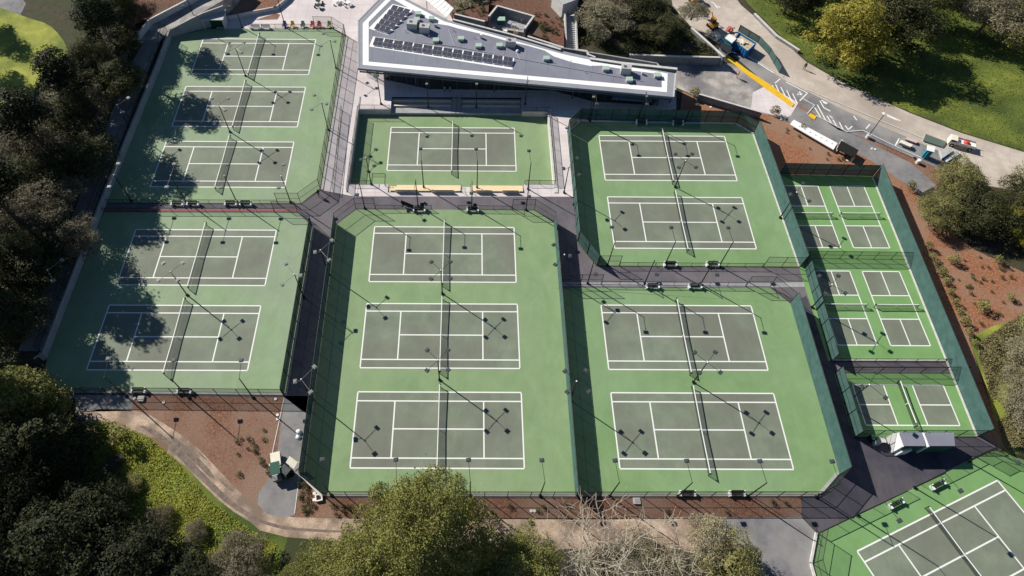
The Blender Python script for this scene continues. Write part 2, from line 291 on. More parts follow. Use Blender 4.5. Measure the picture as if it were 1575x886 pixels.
# --- court blocks
def block(name, pts, m): return sheet(name, pts, L1*5, m)
block('court_block_northwest', [(172, 290), (165, 312), (463, 312.5), (492, 290), (531, 56), (512, 45), (322, 44), (266, 57), (244.4, 112)], APR3)
block('court_block_southwest', [(160, 326), (458, 327), (481, 349), (438, 607), (110, 605), (60, 604), (73, 551)], APR3)
block('court_block_centre', [(547.6, 322), (821, 323), (852, 343), (886, 763), (500, 763), (467, 733), (517.5, 345)], APR)
block('court_block_northeast', [(892, 186), (1131, 189), (1159.7, 205), (1231, 410), (918.5, 408.5), (888, 372), (873, 203)], APR2)
block('court_block_east', [(852, 443), (1184, 443), (1216, 467), (1291.5, 729), (1262, 763), (885, 763), (860, 443)], APR2)
block('pickleball_block', [(1193, 268), (1342, 271), (1474, 556), (1274, 555), (1225, 400)], APR4)
block('pickleball_block_south', [(1283, 574), (1480, 574), (1504, 671), (1313, 672)], APR4)
block('court_block_southeast', [(1258, 821), (1249.5, 867), (1270, 960), (1700, 960), (1700, 760), (1600, 716), (1535, 694), (1517, 695)], APR4)
sheet('sunken_court_floor', [(PX0+.3, PY0+.2), (PX1-.1, PY0+.2), (PX1-.1, 97), (PX0+.3, 97)], PZ, APR, px=False)
def rect_lines(b, x0, y0, x1, y1, z, w):
    x0, x1 = min(x0, x1), max(x0, x1); y0, y1 = min(y0, y1), max(y0, y1)
    if x1-x0 < w: c = (x0+x1)/2; x0, x1 = c-w/2, c+w/2
    if y1-y0 < w: c = (y0+y1)/2; y0, y1 = c-w/2, c+w/2
    b.add([(x0, y0, z), (x1, y0, z), (x1, y1, z), (x0, y1, z)], [(0, 1, 2, 3)])
def tennis(cx, cy, z=0.0, rz=0.0):
    b = MB(); b.add([(-11.885, -5.485, 0), (11.885, -5.485, 0), (11.885, 5.485, 0), (-11.885, 5.485, 0)], [(0, 1, 2, 3)])
    s = b.build('tennis_court', COURT, None, (cx, cy, z+L1*6+.001), rz); tag(s, kind='structure')
    l = MB(); W_ = 0.19; h = W_/2; zz = L1
    for y in (-5.485, 5.485): rect_lines(l, -11.885, y-h, 11.885, y+h, zz, .1)
    for x in (-11.885, 11.885): rect_lines(l, x-h, -5.485+h, x+h, 5.485-h, zz, .1)
    for y in (-4.115, 4.115): rect_lines(l, -11.885+h, y-h, 11.885-h, y+h, zz, .1)
    for x in (-6.4, 6.4): rect_lines(l, x-h, -4.115+h, x+h, 4.115-h, zz, .1)
    rect_lines(l, -6.4+h, -h, 6.4-h, h, zz, .1)
    l.build('court_line', LINE, s)
    return s
TC = [('LT1', -44.75, 109.67), ('LT2', -44.84, 95.05), ('LT3', -44.89, 80.2), ('LL1', -44.76, 59.87), ('LL2', -44.75, 45.19), ('C2', -4.4, 60.73), ('C3', -4.37, 45.72), ('C4', -4.31, 30.98), ('R1', 36.13, 82.36), ('R2', 36.09, 67.54), ('R3', 32.64, 45.64), ('R4', 32.52, 31.01)]
for n_, x, y in TC: tennis(x, y)
c1 = G(695.5, 229, PZ); tennis(c1.x, c1.y, PZ)
a_, b_ = Vector((50.01, 15.29)), Vector((71.56, 24.08)); dv = (b_-a_).normalized(); nv = Vector((dv.y, -dv.x)); cc = (a_+b_)/2+nv*5.485; XR = math.atan2(dv.y, dv.x)
tennis(cc.x, cc.y, 0, XR)
def pickle(cx, cy, rz=0.0):
    b = MB()
    for s in (-1, 1): b.add([(-3.05, min(s*2.13, s*6.7), 0), (3.05, min(s*2.13, s*6.7), 0), (3.05, max(s*2.13, s*6.7), 0), (-3.05, max(s*2.13, s*6.7), 0)], [(0, 1, 2, 3)])
    o = b.build('pickleball_court', COURT, None, (cx, cy, L1*6+.001), rz); tag(o, kind='structure')
    l = MB(); h = .085; zz = L1
    for x in (-3.05, 3.05): rect_lines(l, x-h, -6.7, x+h, 6.7, zz, .1)
    for y in (-6.7, 6.7, -2.13, 2.13): rect_lines(l, -3.05+h, y-h, 3.05-h, y+h, zz, .1)
    rect_lines(l, -h, -6.7+h, h, -2.13-h, zz, .1); rect_lines(l, -h, 2.13+h, h, 6.7-h, zz, .1)
    l.build('court_line', LINE, o)
PC = [(59.2, 69.1, 0), (67.45, 69.1, 0), (59.2, 51.05, 0), (67.35, 51.0, 0), (63.1, 34.85, PI/2)]
for p in PC: pickle(*p)
# ---------------------------------------------------------------- sunken court: walls, steps and wooden bleachers
b = MB()
b.prism([(PX0-.0, PY0), (PX0+.3, PY0), (PX0+.3, PY1), (PX0, PY1)], PZ-.2, 0.10)
b.build('retaining_wall', CONG); tag(bpy.context.scene.objects['retaining_wall'], 'grey concrete retaining wall along the west side of the sunken court', 'retaining wall')
o = MB().prism([(PX1-.1, PY0+.1), (PX1+.55, PY0+.1), (PX1+.55, 93.6), (PX1-.1, 93.6)], PZ-.2, 0.15).build('retaining_wall', CONW); tag(o, 'pale sunlit concrete kerb wall along the east side of the sunken court', 'retaining wall')
NX0, NX1, NYW = -15.6, 10.0, 94.4
o = MB().prism([(PX0+.3, NYW), (NX0, NYW), (NX0, PY1+.1), (PX0+.3, PY1+.1)], PZ-.2, 0.02).build('terrace', CONC); tag(o, kind='structure')
o = MB().prism([(NX1, NYW-.3), (PX1+.02, NYW-.3), (PX1+.02, PY1+.1), (NX1, PY1+.1)], PZ-.2, 0.021).build('terrace', CONC); tag(o, kind='structure')
ble = thing('tiered_seating', 'wide shaded concrete seating steps north of the sunken court below the building', 'seating steps', (0, 0, 0))
ys = [PY1, 96.9, 95.9, 94.9]
zt = [-0.30, -0.60, -0.75]
for i in range(3):
    MB().prism([(NX0, ys[i+1] - (0.6 if i == 2 else 0)), (NX1, ys[i+1] - (0.6 if i == 2 else 0)), (NX1, ys[i]), (NX0, ys[i])], PZ-.2, zt[i]).build('tier', CONG, ble)
for i, yy in ((0, 97.0), (1, 96.0)):
    for xa, xb in ((NX0+.3, -3.9), (-1.6, NX1-.3)):
        MB().box(((xa+xb)/2, yy+.12, zt[i]+.10), (xb-xa, .34, .09)).build('bench_board', WOOD, ble)
for k in range(7): MB().box((-2.75, 97.6-k*.42, -.1-k*.17-.4), (1.9, .42, .9)).build('step', CONG, ble)
for s_ in (-1, 0, 1):
    r_ = MB(); r_.tube((-2.75+s_*.95, 97.8, .9), (-2.75+s_*.95, 94.4, -.4), .035)
    for t in (0, .5, 1): r_.tube((-2.75+s_*.95, 97.8-3.4*t, .9-1.3*t), (-2.75+s_*.95, 97.8-3.4*t, -.1-1.3*t), .03)
    r_.build('handrail', POST, ble)
for side, (xa, xb) in (('west', (-14.4, -1.7)), ('east', (.1, 9.4))):
    t = thing('bleacher', f'tan wooden bleacher south of the sunken court, {side} of its stairs', 'bleacher', (0, 0, 0), 0, 'wooden bleachers south of the sunken court')
    for i in range(3):
        y0 = PY0+.15+(2-i)*.72; zz = -.15-.38*(2-i)+.15
        MB().prism([(xa, y0), (xb, y0), (xb, y0+.72), (xa, y0+.72)], PZ, zz).build('riser', CONW, t)
        for k in range(2): MB().box(((xa+xb)/2, y0+.2+k*.25, zz+.22), (xb-xa-.2, .22, .07)).build('bench_board', WOOD, t)
        br = MB()
        for q in range(6): br.box((xa+.5+q*(xb-xa-1)/5, y0+.32, zz+.10), (.08, .4, .2))
        br.build('bracket', DARKM, t)
    for k in range(2):
        l_ = (xb-xa)/2; MB().box((xa+l_*(k+.5), PY0+.02, .42), (l_*.62, .07, .75)).build('back_panel', WOOD, t)
st = thing('court_stairs', 'short concrete stairs between the two wooden bleachers', 'stairs')
for k in range(6): MB().box((-.8, PY0+.3+k*.36, -.1-k*.2-.3), (1.75, .36, .6)).build('step', CONW, st)
for s_ in (-1, 1):
    r_ = MB(); r_.tube((-.8+s_*.8, PY0+.1, .95), (-.8+s_*.8, PY0+2.2, -.3), .035)
    for t_ in (0, 1): r_.tube((-.8+s_*.8, PY0+.1+2.1*t_, .95-1.25*t_), (-.8+s_*.8, PY0+.1+2.1*t_, 0-1.25*t_), .03)
    r_.build('handrail', POST, st)
o = MB().prism([(PX0+.3, PY0), (-14.6, PY0), (-14.6, 75.6), (PX0+.3, 75.6)], PZ-.1, .022).build('terrace', CONC); tag(o, kind='structure')
o = MB().prism([(9.6, PY0), (PX1-.1, PY0), (PX1-.1, 75.9), (9.6, 75.9)], PZ-.1, .023).build('terrace', CONC); tag(o, kind='structure')
# ---------------------------------------------------------------- fences
PM = {}
def post_mesh(h, r=.045):
    k = (h, r)
    if k not in PM: PM[k] = MB().tube((0, 0, 0), (0, 0, h), r, n=6).mesh('post', POST)
    return PM[k]
def fence(label, pts, h, style, px=True, z=0.0, span=3.05, kerb=None, group=None, closed=False, name='chain_link_fence', side=1):
    """one run of fence: posts, a panel per span, rails"""
    P = [g2(p[0], p[1], z) if px else (p[0], p[1]) for p in pts]
    t = thing(name, label, 'fence', (P[0][0], P[0][1], z), 0, group or 'court fences')
    o0 = Vector((P[0][0], P[0][1], z))
    mm = {'screen': MESHD, 'dense': MESHD, 'light': MESHL}[style]
    first = True
    for i in range(len(P)-1):
        a, b = Vector((*P[i], z)), Vector((*P[i+1], z)); L = (b-a).length; n = max(1, round(L/span)); d = (b-a)/n; ang = math.atan2(d.y, d.x)
        pm = None; sm = None; Ld = d.length
        pm = MB().add([(0, 0, .05), (Ld, 0, .05), (Ld, 0, h), (0, 0, h)], [(0, 1, 2, 3)]).mesh('mesh_panel', mm)
        if style == 'screen':
            sm = MB().add([(0, 0, .1), (Ld, 0, .1), (Ld, 0, h), (0, 0, h)], [(0, 1, 2, 3)]).mesh('windscreen', SCREEN)
        nrm = Vector((-d.y, d.x, 0)).normalized()
        for k in range(n+1):
            if k == 0 and not first: continue
            inst('post', post_mesh(h+.05, .05 if h > 2 else .035), t, a+d*k-o0)
        for k in range(n):
            if style != 'screen': inst('mesh_panel', pm, t, a+d*k-o0, ang)
            else: inst('windscreen', sm, t, a+d*k-o0+nrm*(.02 if side > 0 else -.07), ang)
        r = MB(); r.tube(a-o0+Vector((0, 0, h)), b-o0+Vector((0, 0, h)), .04, n=5)
        if h > 2: r.tube(a-o0+Vector((0, 0, h/2)), b-o0+Vector((0, 0, h/2)), .03, n=4)
        r.tube(a-o0+Vector((0, 0, .08)), b-o0+Vector((0, 0, .08)), .025, n=4)
        r.build('rail', POST, t); first = False
        if kerb:
            off = nrm*kerb[0]; wv = nrm*kerb[1]; q = [a+off-o0, b+off-o0, b+off+wv-o0, a+off+wv-o0]
            MB().prism([(p.x, p.y) for p in q], 0, kerb[2]).build('kerb', kerb[3], t)
    return t
H = 3.0
fence('tall dark mesh fence along the east side of the northwest courts', [(532, 56), (493, 292)], H, 'dense', side=-1, kerb=(.12, .35, .12, CONW))
fence('tall bare mesh fence cutting the southeast corner of the northwest courts', [(493, 292.5), (463, 313.8), (428, 313.8)], H, 'light')
fence('low rail fence behind the benches south of the northwest courts', [(427, 313.8), (166, 313)], 1.1, 'light')
fence('low rail fence behind the coloured garden chairs', [(384, 43.6), (484, 44)], 1.1, 'light')
fence('tall bare mesh corner fence north of the northwest courts', [(485, 44), (512.7, 44.4), (531, 55.5)], H, 'light', kerb=(.1, .25, .12, CONW))
fence('low rail fence along the north edge of the southwest courts', [(160, 326), (422, 326.5)], 1.1, 'light')
fence('tall bare mesh fence at the northeast corner of the southwest courts', [(423, 326.6), (458, 327), (480, 348)], H, 'light')
fence('tall screened fence on the east side of the southwest courts beside the dark path', [(481, 350), (438, 609)], H, 'screen', side=-1, kerb=(.12, .22, .10, CONG))
fence('tall mesh fence along the south side of the southwest courts above the mulch', [(437, 609.5), (100, 606)], 2.6, 'dense', kerb=(-.15, -.3, .1, CONG))
fence('tall screened fence on the west side of the centre courts', [(517.5, 346), (466.5, 733)], H, 'screen')
fence('tall mesh fence cutting the northwest corner of the centre courts', [(517, 344.5), (547.6, 321.5), (577.5, 321.5)], H, 'light')
fence('low rail fence north of the centre courts, west of the gap', [(578, 321.5), (664, 322)], 1.1, 'light')
fence('low rail fence north of the centre courts, east of the gap', [(704.5, 322), (787, 323)], 1.1, 'light')
fence('tall mesh fence cutting the northeast corner of the centre courts', [(788, 323.3), (822, 323.3), (852, 342.5)], H, 'light')
fence('screened fence between the centre courts and the eastern courts', [(852.3, 343.5), (885.5, 764)], H, 'screen', side=-1)
fence('short tall screened fence cutting the southwest corner of the centre courts', [(466, 735), (499, 764.5)], H, 'screen')
fence('tall mesh fence along the south side of the centre courts', [(500, 765), (885, 765.5)], H, 'dense', kerb=(.15, .35, .1, CONG))
fence('tall mesh fence along the south side of the eastern courts', [(886.5, 765.5), (1262, 765), (1292, 730)], H, 'dense', kerb=(.15, .35, .1, CONG))
fence('tall green windscreen fence north of the northeast courts', [(891.7, 185.5), (1131.7, 189.4), (1159, 205)], 3.1, 'screen', kerb=(-.05, -.3, .18, CONW))
fence('screened fence cutting the northwest corner of the northeast courts', [(872.7, 202.5), (891.4, 185.8)], 3.1, 'screen', kerb=(-.05, -.25, .15, CONW))
fence('tall screened fence on the west side of the northeast courts', [(872.7, 203.5), (888, 371.5), (918, 408.5)], H, 'screen')
fence('tall teal windscreen fence on the east side of the northeast courts', [(1160, 206), (1190.5, 293), (1231, 410)], 3.4, 'screen', side=-1, kerb=(-.12, -.22, .12, CONW))
fence('tall mesh fence stub at the southwest corner of the northeast courts', [(919, 409), (952, 409.2)], H, 'light')
fence('low rail fence south of the northeast courts behind two benches', [(953, 409.3), (1172, 411)], 1.1, 'light')
fence('tall mesh fence stub at the southeast corner of the northeast courts', [(1173, 411), (1229, 412)], H, 'light')
fence('tall mesh fence stub at the northwest corner of the eastern courts', [(861, 437.5), (924, 437.8)], H, 'light')
fence('low rail fence north of the eastern courts behind two benches', [(925, 438), (1146, 440.5)], 1.1, 'light')
fence('tall mesh fence cutting the northeast corner of the eastern courts', [(1147, 440.5), (1184, 441), (1215, 466)], H, 'light')
fence('tall teal windscreen fence on the east side of the eastern courts', [(1216, 467), (1292, 729)], 3.4, 'screen', side=-1)
fence('dark windscreen fence along the north side of the pickleball courts', [(1199, 268), (1342, 271.5)], 3.0, 'screen')
fence('long teal windscreen fence on the far east side of the pickleball courts', [(1343.5, 272), (1505, 671.5)], 3.4, 'screen', side=-1, kerb=(-.12, -.24, .12, CONW))
fence('pale screened fence on the west side of the middle pickleball courts', [(1235, 403), (1278, 556)], 2.6, 'screen', kerb=(.1, .2, .1, CONW))
fence('screened fence on the west side of the lowest pickleball court', [(1284, 574), (1313.5, 673)], 2.6, 'screen')
fence('mesh fence dividing the upper and middle pickleball courts', [(1238, 397.5), (1396, 399.5)], 2.2, 'dense')
fence('low mesh fence at the south end of the middle pickleball courts', [(1281, 556.5), (1470, 557)], 1.1, 'dense', kerb=(.12, .35, .12, CONW))
fence('mesh fence along the north side of the lowest pickleball court', [(1286, 573.5), (1479, 574)], 2.2, 'dense')
fence('dark mesh fence behind the grey roofed shelters', [(1314, 673), (1500, 673)], 3.0, 'dense')
fence('low mesh railing on the west wall of the sunken court', [(PX0+.15, 94.2), (PX0+.15, PY0+.1)], 1.15, 'dense', px=False, z=.1)
fence('low mesh railing on the east kerb of the sunken court', [(PX1+.2, 93.5), (PX1+.2, PY0+2.1)], 1.15, 'dense', px=False, z=.15)
fence('low railing on the northwest wall of the sunken court', [(PX0+.3, NYW+.1), (NX0-.1, NYW+.1)], 1.1, 'light', px=False)
fence('low railing on the northeast wall of the sunken court', [(NX1+.1, NYW-.2), (PX1+.3, NYW-.2)], 1.1, 'light', px=False)
fence('low railing at the southeast corner of the sunken court', [(9.7, 75.8), (PX1, 75.8)], 1.1, 'light', px=False)
fence('low railing at the southwest corner of the sunken court', [(PX0+.3, 75.5), (-17.5, 75.5), (-17.5, 77.2), (-15.2, 77.2), (-15.2, 75.2)], 1.1, 'light', px=False)
fence('mesh fence on the paved walk west of the sunken court', [(526, 170), (513, 296)], 1.4, 'light')
fence('low bare fence along the northwest side of the southeast court', [(1258.5, 820), (1395, 755)], 1.2, 'light')
fence('low bare fence stretch beside the portable shelters on the southeast court', [(1415, 745), (1500, 703)], 1.2, 'light')
fence('tall mesh fence at the north corner of the southeast court', [(1501, 702.5), (1517, 695), (1545, 702), (1590, 722)], H, 'dense')
fence('tall mesh fence down the west side of the southeast court', [(1258, 821), (1249.5, 867), (1270, 940)], H, 'light', kerb=(-.1, -.3, .25, CONW))
# ---------------------------------------------------------------- nets
def net_thing(label, x, y, z, rz, half, h0, h1, grp, pk=False):
    t = thing('pickleball_net' if pk else 'tennis_net', label, 'net', (x, y, z+.03), rz, grp)
    MB().add([(0, -half, .03), (0, 0, .03), (0, half, .03), (0, half, h0-.05), (0, 0, h1-.05), (0, -half, h0-.05)], [(0, 1, 4, 5), (1, 2, 3, 4)]).build('net_mesh', NETM, t)
    hb = MB(); w = .055 if not pk else .05
    for s in (-1, 1): hb.add([(-w, s*half, h0), (w, s*half, h0), (w, 0, h1), (-w, 0, h1), (-w, s*half, h0-.08), (w, s*half, h0-.08), (w, 0, h1-.08), (-w, 0, h1-.08)], [(0, 1, 2, 3), (7, 6, 5, 4), (0, 3, 7, 4), (1, 5, 6, 2), (0, 4, 5, 1)])
    hb.build('headband', WHITE, t)
    for s in (-1, 1): MB().tube((0, s*(half+.06), 0), (0, s*(half+.06), h0+.05), .05).box((.12, s*(half+.06), .75*h0), (.16, .12, .2)).build('net_post', POST, t)
    MB().box((0, 0, h1/2-.03), (.03, .06, h1-.1)).build('centre_strap', WHITE, t)
    return t
where = {'LT1': 'northwest block, court nearest the green hut', 'LT2': 'northwest block, middle court', 'LT3': 'northwest block, court nearest the red strip', 'LL1': 'southwest block, upper court', 'LL2': 'southwest block, lower court partly in tree shade',
 'C2': 'centre block, court nearest the bleachers', 'C3': 'centre block, middle court', 'C4': 'centre block, court partly behind the big tree', 'R1': 'northeast block, court nearest the building', 'R2': 'northeast block, lower court', 'R3': 'eastern block, upper court', 'R4': 'eastern block, lower court'}
for n_, x, y in TC: net_thing('tennis net with white headband on the '+where[n_], x, y, 0, 0, 6.3, 1.07, .95, 'tennis nets')
net_thing('tennis net across the sunken court below the building', c1.x, c1.y, PZ, 0, 6.3, 1.07, .95, 'tennis nets')
net_thing('tennis net on the slanted southeast court', cc.x, cc.y, 0, XR, 6.3, 1.07, .95, 'tennis nets')
for (x, y, r), lb in zip(PC, ('low green net on the upper pickleball court next to the tennis fence', 'low green net on the upper pickleball court beside the east fence', 'low net on the middle pickleball court next to the path', 'low net on the middle pickleball court beside the east fence', 'white topped net on the lowest pickleball court')):
    net_thing(lb, x, y, 0, r+PI/2, 3.35, .92, .86, 'pickleball nets', True)
# ---------------------------------------------------------------- floodlight poles
head_me = MB().box((0, 0, 0), (.62, .50, .16)).box((0, 0, .10), (.40, .34, .06)).mesh('floodlight', [LAMPD])
headg_me = MB().box((0, 0, 0), (.62, .50, .16)).box((0, 0, .10), (.40, .34, .06)).mesh('floodlight', [LAMPG])
lens_me = MB().box((0, 0, -.09), (.5, .4, .03)).mesh('lamp_glass', GLASSB)
pole_me = MB().tube((0, 0, 0), (0, 0, 7.0), .10, .065, 8).box((0, 0, .15), (.34, .34, .3)).mesh('pole', POST)
cap_me = MB().dome((0, 0, 0), .13, .12).mesh('sensor', WHITE)
def floodlight(label, x, y, arms, z=0.0, group='floodlight poles round the courts', grey=False):
    """arms: list of (degrees, length, height)"""
    t = thing('floodlight_pole', label, 'light pole', (x, y, z), 0, group)
    inst('pole', pole_me, t)
    for ang, L, hh in arms:
        a = math.radians(ang); dx, dy = math.cos(a), math.sin(a)
        ar = MB().tube((0, 0, hh), (dx*L, dy*L, hh+.05), .035, .03, 5).build('arm', LAMPG if grey else POST, t)
        hd = inst('floodlight', headg_me if grey else head_me, t, (dx*(L+.2), dy*(L+.2), hh+.05), a+PI/2)
        inst('lamp_glass', lens_me, hd)
    if len(arms) > 1: inst('sensor', cap_me, t, (.0, .0, 7.0))
    return t
X4 = [(48, 1.9, 6.95), (135, 1.9, 6.95), (228, 1.9, 6.95), (315, 1.9, 6.95)]
hub = lambda px, py: g2(px, py, 7)
quads = [('between the two upper courts of the northwest block', G(377.7, 116.8), 1), ('between the two lower courts of the northwest block', G(353.9, 203.2), 1), ('between the two courts of the southwest block', G(288, 454), 1),
 ('between the upper and middle centre courts', G(680.4, 451.9), 0), ('between the middle and lower centre courts', G(676, 584.7), 0), ('between the two northeast courts', G(1038, 288), 0), ('between the two eastern courts', G(1066, 588), 0), ('on the fence between centre and eastern courts, beside the lower pair', Vector((14.6, 35.3, 0)), 0)]
for lb, p, gy in quads: floodlight('four armed floodlight pole '+lb, p.x, p.y, X4, grey=bool(gy))
floodlight('four armed floodlight pole beside the middle pickleball courts', 54.1, 50.9, X4)
V_E = [(50, 2.2, 6.95), (-50, 2.2, 6.95), (190, .7, 6.6)]; V_W = [(130, 2.2, 6.95), (230, 2.2, 6.95), (0, .7, 6.6)]
for lb, x, y, ar, gy in [('at the upper west fence of the centre courts', -22.95, 56.6, V_E, 1), ('at the lower west fence of the centre courts', -22.8, 35.4, V_E, 1), ('at the east fence of the southwest courts', -26.3, 52.2, V_W, 1),
  ('on the fence between centre and eastern courts, beside the upper pair', 14.5, 56.0, V_W, 0), ('at the west fence of the northeast courts', 16.6, 73.9, V_E, 0), ('beside the lowest pickleball court', 54.4, 35.0, V_E, 0), ('beside the upper pickleball courts', 53.6, 68.6, V_E, 0),
  ('at the southwest corner of the sunken court', -17.7, 75.6, V_E, 0)]:
    floodlight('two armed floodlight pole '+lb, x, y, ar, grey=bool(gy))
for lb, p in [('at the upper east fence of the northwest courts', G(516.9, 105)), ('at the middle east fence of the northwest courts', G(505, 200))]:
    floodlight('pole with spread floodlights '+lb, p.x, p.y, V_W, grey=True)
for lb, (x, y) in [('outside the west wall, upper one', hub(179.5, 161.5)), ('outside the west wall, lower one', hub(72.8, 415.3))]:
    floodlight('grey pole with two floodlights on the dark path '+lb, x, y, V_E[:2], grey=True)
NS = [(90, 2.3, 6.95), (-90, 2.3, 6.95)]
for k, x in enumerate((-59.1, -49.7, -40.8, -31.4)): floodlight('double armed floodlight pole on the red strip path, '+('westernmost of the row', 'second from the west wall', 'third from the west wall', 'easternmost of the row')[k], x, 71.4, NS, grey=True)
NN = [(95, 2.5, 6.95)]; SS = [(-92, 2.4, 6.95)]
for k, x in enumerate((-18.3, -9.0, 0.2, 9.5, 18.8, 27.9, 37.2, 46.4)): floodlight('single floodlight pole on the long south fence, '+('first', 'second', 'third', 'fourth', 'fifth', 'sixth', 'seventh', 'last')[k]+' from the west', x, 21.9, NN)
for k, x in enumerate((-8.3, 1.2)): floodlight('single floodlight pole rising from the '+('west', 'east')[k]+' wooden bleacher', x, 75.0, NN)
p = G(812, 291); floodlight('single floodlight pole at the southeast corner of the sunken court', p.x, p.y, NN)
for k, (px, py) in enumerate(((561, 320.8), (643, 317), (725.7, 318.7), (808.9, 323.3))):
    p = G(px, py); floodlight('single floodlight pole facing the centre courts from the north, '+('first', 'second', 'third', 'last')[k]+' from the west', p.x, p.y, SS)
for k, x in enumerate((22.6, 32.0, 41.0)): floodlight('single floodlight pole south of the northeast courts, '+('west', 'middle', 'east')[k]+' one of three', x, 58.6, NN)
for k, x in enumerate((19.0, 28.2, 37.3)): floodlight('single floodlight pole north of the eastern courts, '+('west', 'middle', 'east')[k]+' one of three', x, 55.1, SS)
for k, x in enumerate((22.9, 32.0, 41.2)): floodlight('single floodlight pole on the north fence of the northeast courts, '+('west', 'middle', 'east')[k]+' one of three', x, 91.5, SS)
for k, x in enumerate((-58.6, -49.2, -39.9)): floodlight('single floodlight pole on the north edge of the northwest courts, '+('by the green hut', 'by the white benches', 'by the coloured chairs')[k], x, 119.0, SS)
for k, (px, py) in enumerate(((169, 552.5), (270, 555), (373.6, 555))):
    x, y = g2(px, py, 7); floodlight('single floodlight pole on the south fence of the southwest courts, '+('west', 'middle', 'east')[k]+' one of three', x, y-2.6, NN)
for k, (px, py) in enumerate(((1318, 792), (1406, 750), (1489, 710))):
    p = G(px, py); floodlight('single floodlight pole on the northwest side of the southeast court, '+('west', 'middle', 'east')[k]+' one of three', p.x, p.y, [(-65, 2.2, 6.95)])
# lamp posts of the building terrace
def terrace_lamp(label, x, y, z=0):
    t = thing('lamp_post', label, 'lamp post', (x, y, z), 0, 'lamp posts on the building terrace')
    inst('pole', pole_me, t)
    MB().tube((0, 0, 6.7), (0, -.5, 6.6), .03).build('arm', POST, t); hd = MB().box((0, -.6, 6.5), (.45, .4, .18)).build('lamp_head', LAMPG, t)
for k, (px, py) in enumerate(((632, 161), (659, 165.3), (732.6, 165.3), (807.6, 161), (904.4, 185), (982, 184))):
    if k == 0: px, py = (586, 160)
    p = G(px, py, 0 if k in (0, 3, 4, 5) else -.6)
    terrace_lamp('black lamp post with drooping lamp '+('at the west end of the building terrace', 'on the seating steps west of their stairs', 'on the seating steps east of their stairs', 'at the east end of the seating steps', 'at the northwest corner of the northeast courts', 'behind the north windscreen of the northeast courts')[k], p.x, p.y, p.z)
# ---------------------------------------------------------------- benches
def bench_parts():
    t = thing('court_bench', '', 'bench', (0, 0, 0), 0, 'white framed court benches'); pr = []
    s = MB()
    for k in range(3): s.box((0, -.17+.17*k, .46), (1.75, .15, .04))
    pr.append((s.build('seat', SEATD, t), []))
    s = MB()
    for k in range(3): s.box((0, .30+.03*k, .58+.14*k), (1.75, .04, .11))
    pr.append((s.build('backrest', SEATD, t), []))
    for sx in (-.95, .95):
        s = MB().box((sx, 0, .25), (.22, .62, .5)).box((sx, .32, .6), (.2, .1, .6)).box((sx, 0, .56), (.24, .66, .08))
        pr.append((s.build('end_frame', WHITE, t), []))
    return t, pr
bt, bp = bench_parts(); used = False
def bench(label, px, py, rz=0.0):
    global used
    p = G(px, py, 0)
    if not used: used = True; bt.location = (p.x, p.y, .03); bt.rotation_euler = (0, 0, rz); bt['label'] = label; return
    copy_thing(bt, bp, (p.x, p.y, .03), rz, label)
for px, py, lb in [(274, 316, 'on the red strip path, first from the west wall'), (298, 316, 'on the red strip path, second from the west wall'), (356, 316, 'on the red strip path, third from the west wall'), (379, 316, 'on the red strip path, fourth from the west wall'),
  (645, 325, 'north of the centre courts beside the black bag'), (727, 325, 'north of the centre courts, under the black chair'), (1030, 409, 'south of the northeast courts, west one'), (1095, 409, 'south of the northeast courts, east one'),
  (1003, 443, 'north of the eastern courts, west one'), (1068, 443, 'north of the eastern courts, east one'), (215, 603, 'in the south fence of the southwest courts, west one'), (285, 604, 'in the south fence of the southwest courts, east one'),
  (1056, 761, 'in the south fence of the eastern courts, west one'), (1132, 761, 'in the south fence of the eastern courts, east one'), (986, 191, 'under the north windscreen, west one'), (1042, 192, 'under the north windscreen, east one'), (638, 759, 'at the south fence behind the big tree')]:
    bench('dark court bench '+lb, px, py)
bench('dark bench on the southeast court, nearer the portable shelters', 1440, 747, XR); bench('dark bench on the southeast court, nearer the service yard', 1376, 776, XR)
for k, px in enumerate((393, 409)):
    p = G(px, 44.5); t = thing('white_bench', 'all white bench north of the northwest courts, '+('nearer the hut', 'nearer the blue chair')[k], 'bench', (p.x, p.y, .03), 0, 'white benches')
    MB().box((0, 0, .45), (1.9, .5, .07)).build('seat', WHITE, t); MB().box((0, .26, .75), (1.9, .06, .35)).build('backrest', WHITE, t)
    for sx in (-.9, .9): MB().box((sx, 0, .28), (.15, .6, .56)).build('end_frame', WHITE, t)
# black bags / umpire chairs next to two benches
for k, (px, py) in enumerate(((649.5, 321), (730.5, 322))):
    p = G(px, py); t = thing('folding_chair', 'black folding chair beside the bench '+('north of the centre courts, west of the gap', 'north of the centre courts, east of the gap')[k], 'chair', (p.x, p.y, .03), 0, 'black folding chairs')
    MB().box((0, 0, .5), (.6, .5, .08)).build('seat', RUB, t); MB().box((0, .27, .9), (.6, .08, .7)).build('backrest', RUB, t)
    for sx in (-.25, .25):
        for sy in (-.2, .2): MB().tube((sx, sy, 0), (sx, sy, .5), .03).build('leg', POST, t)
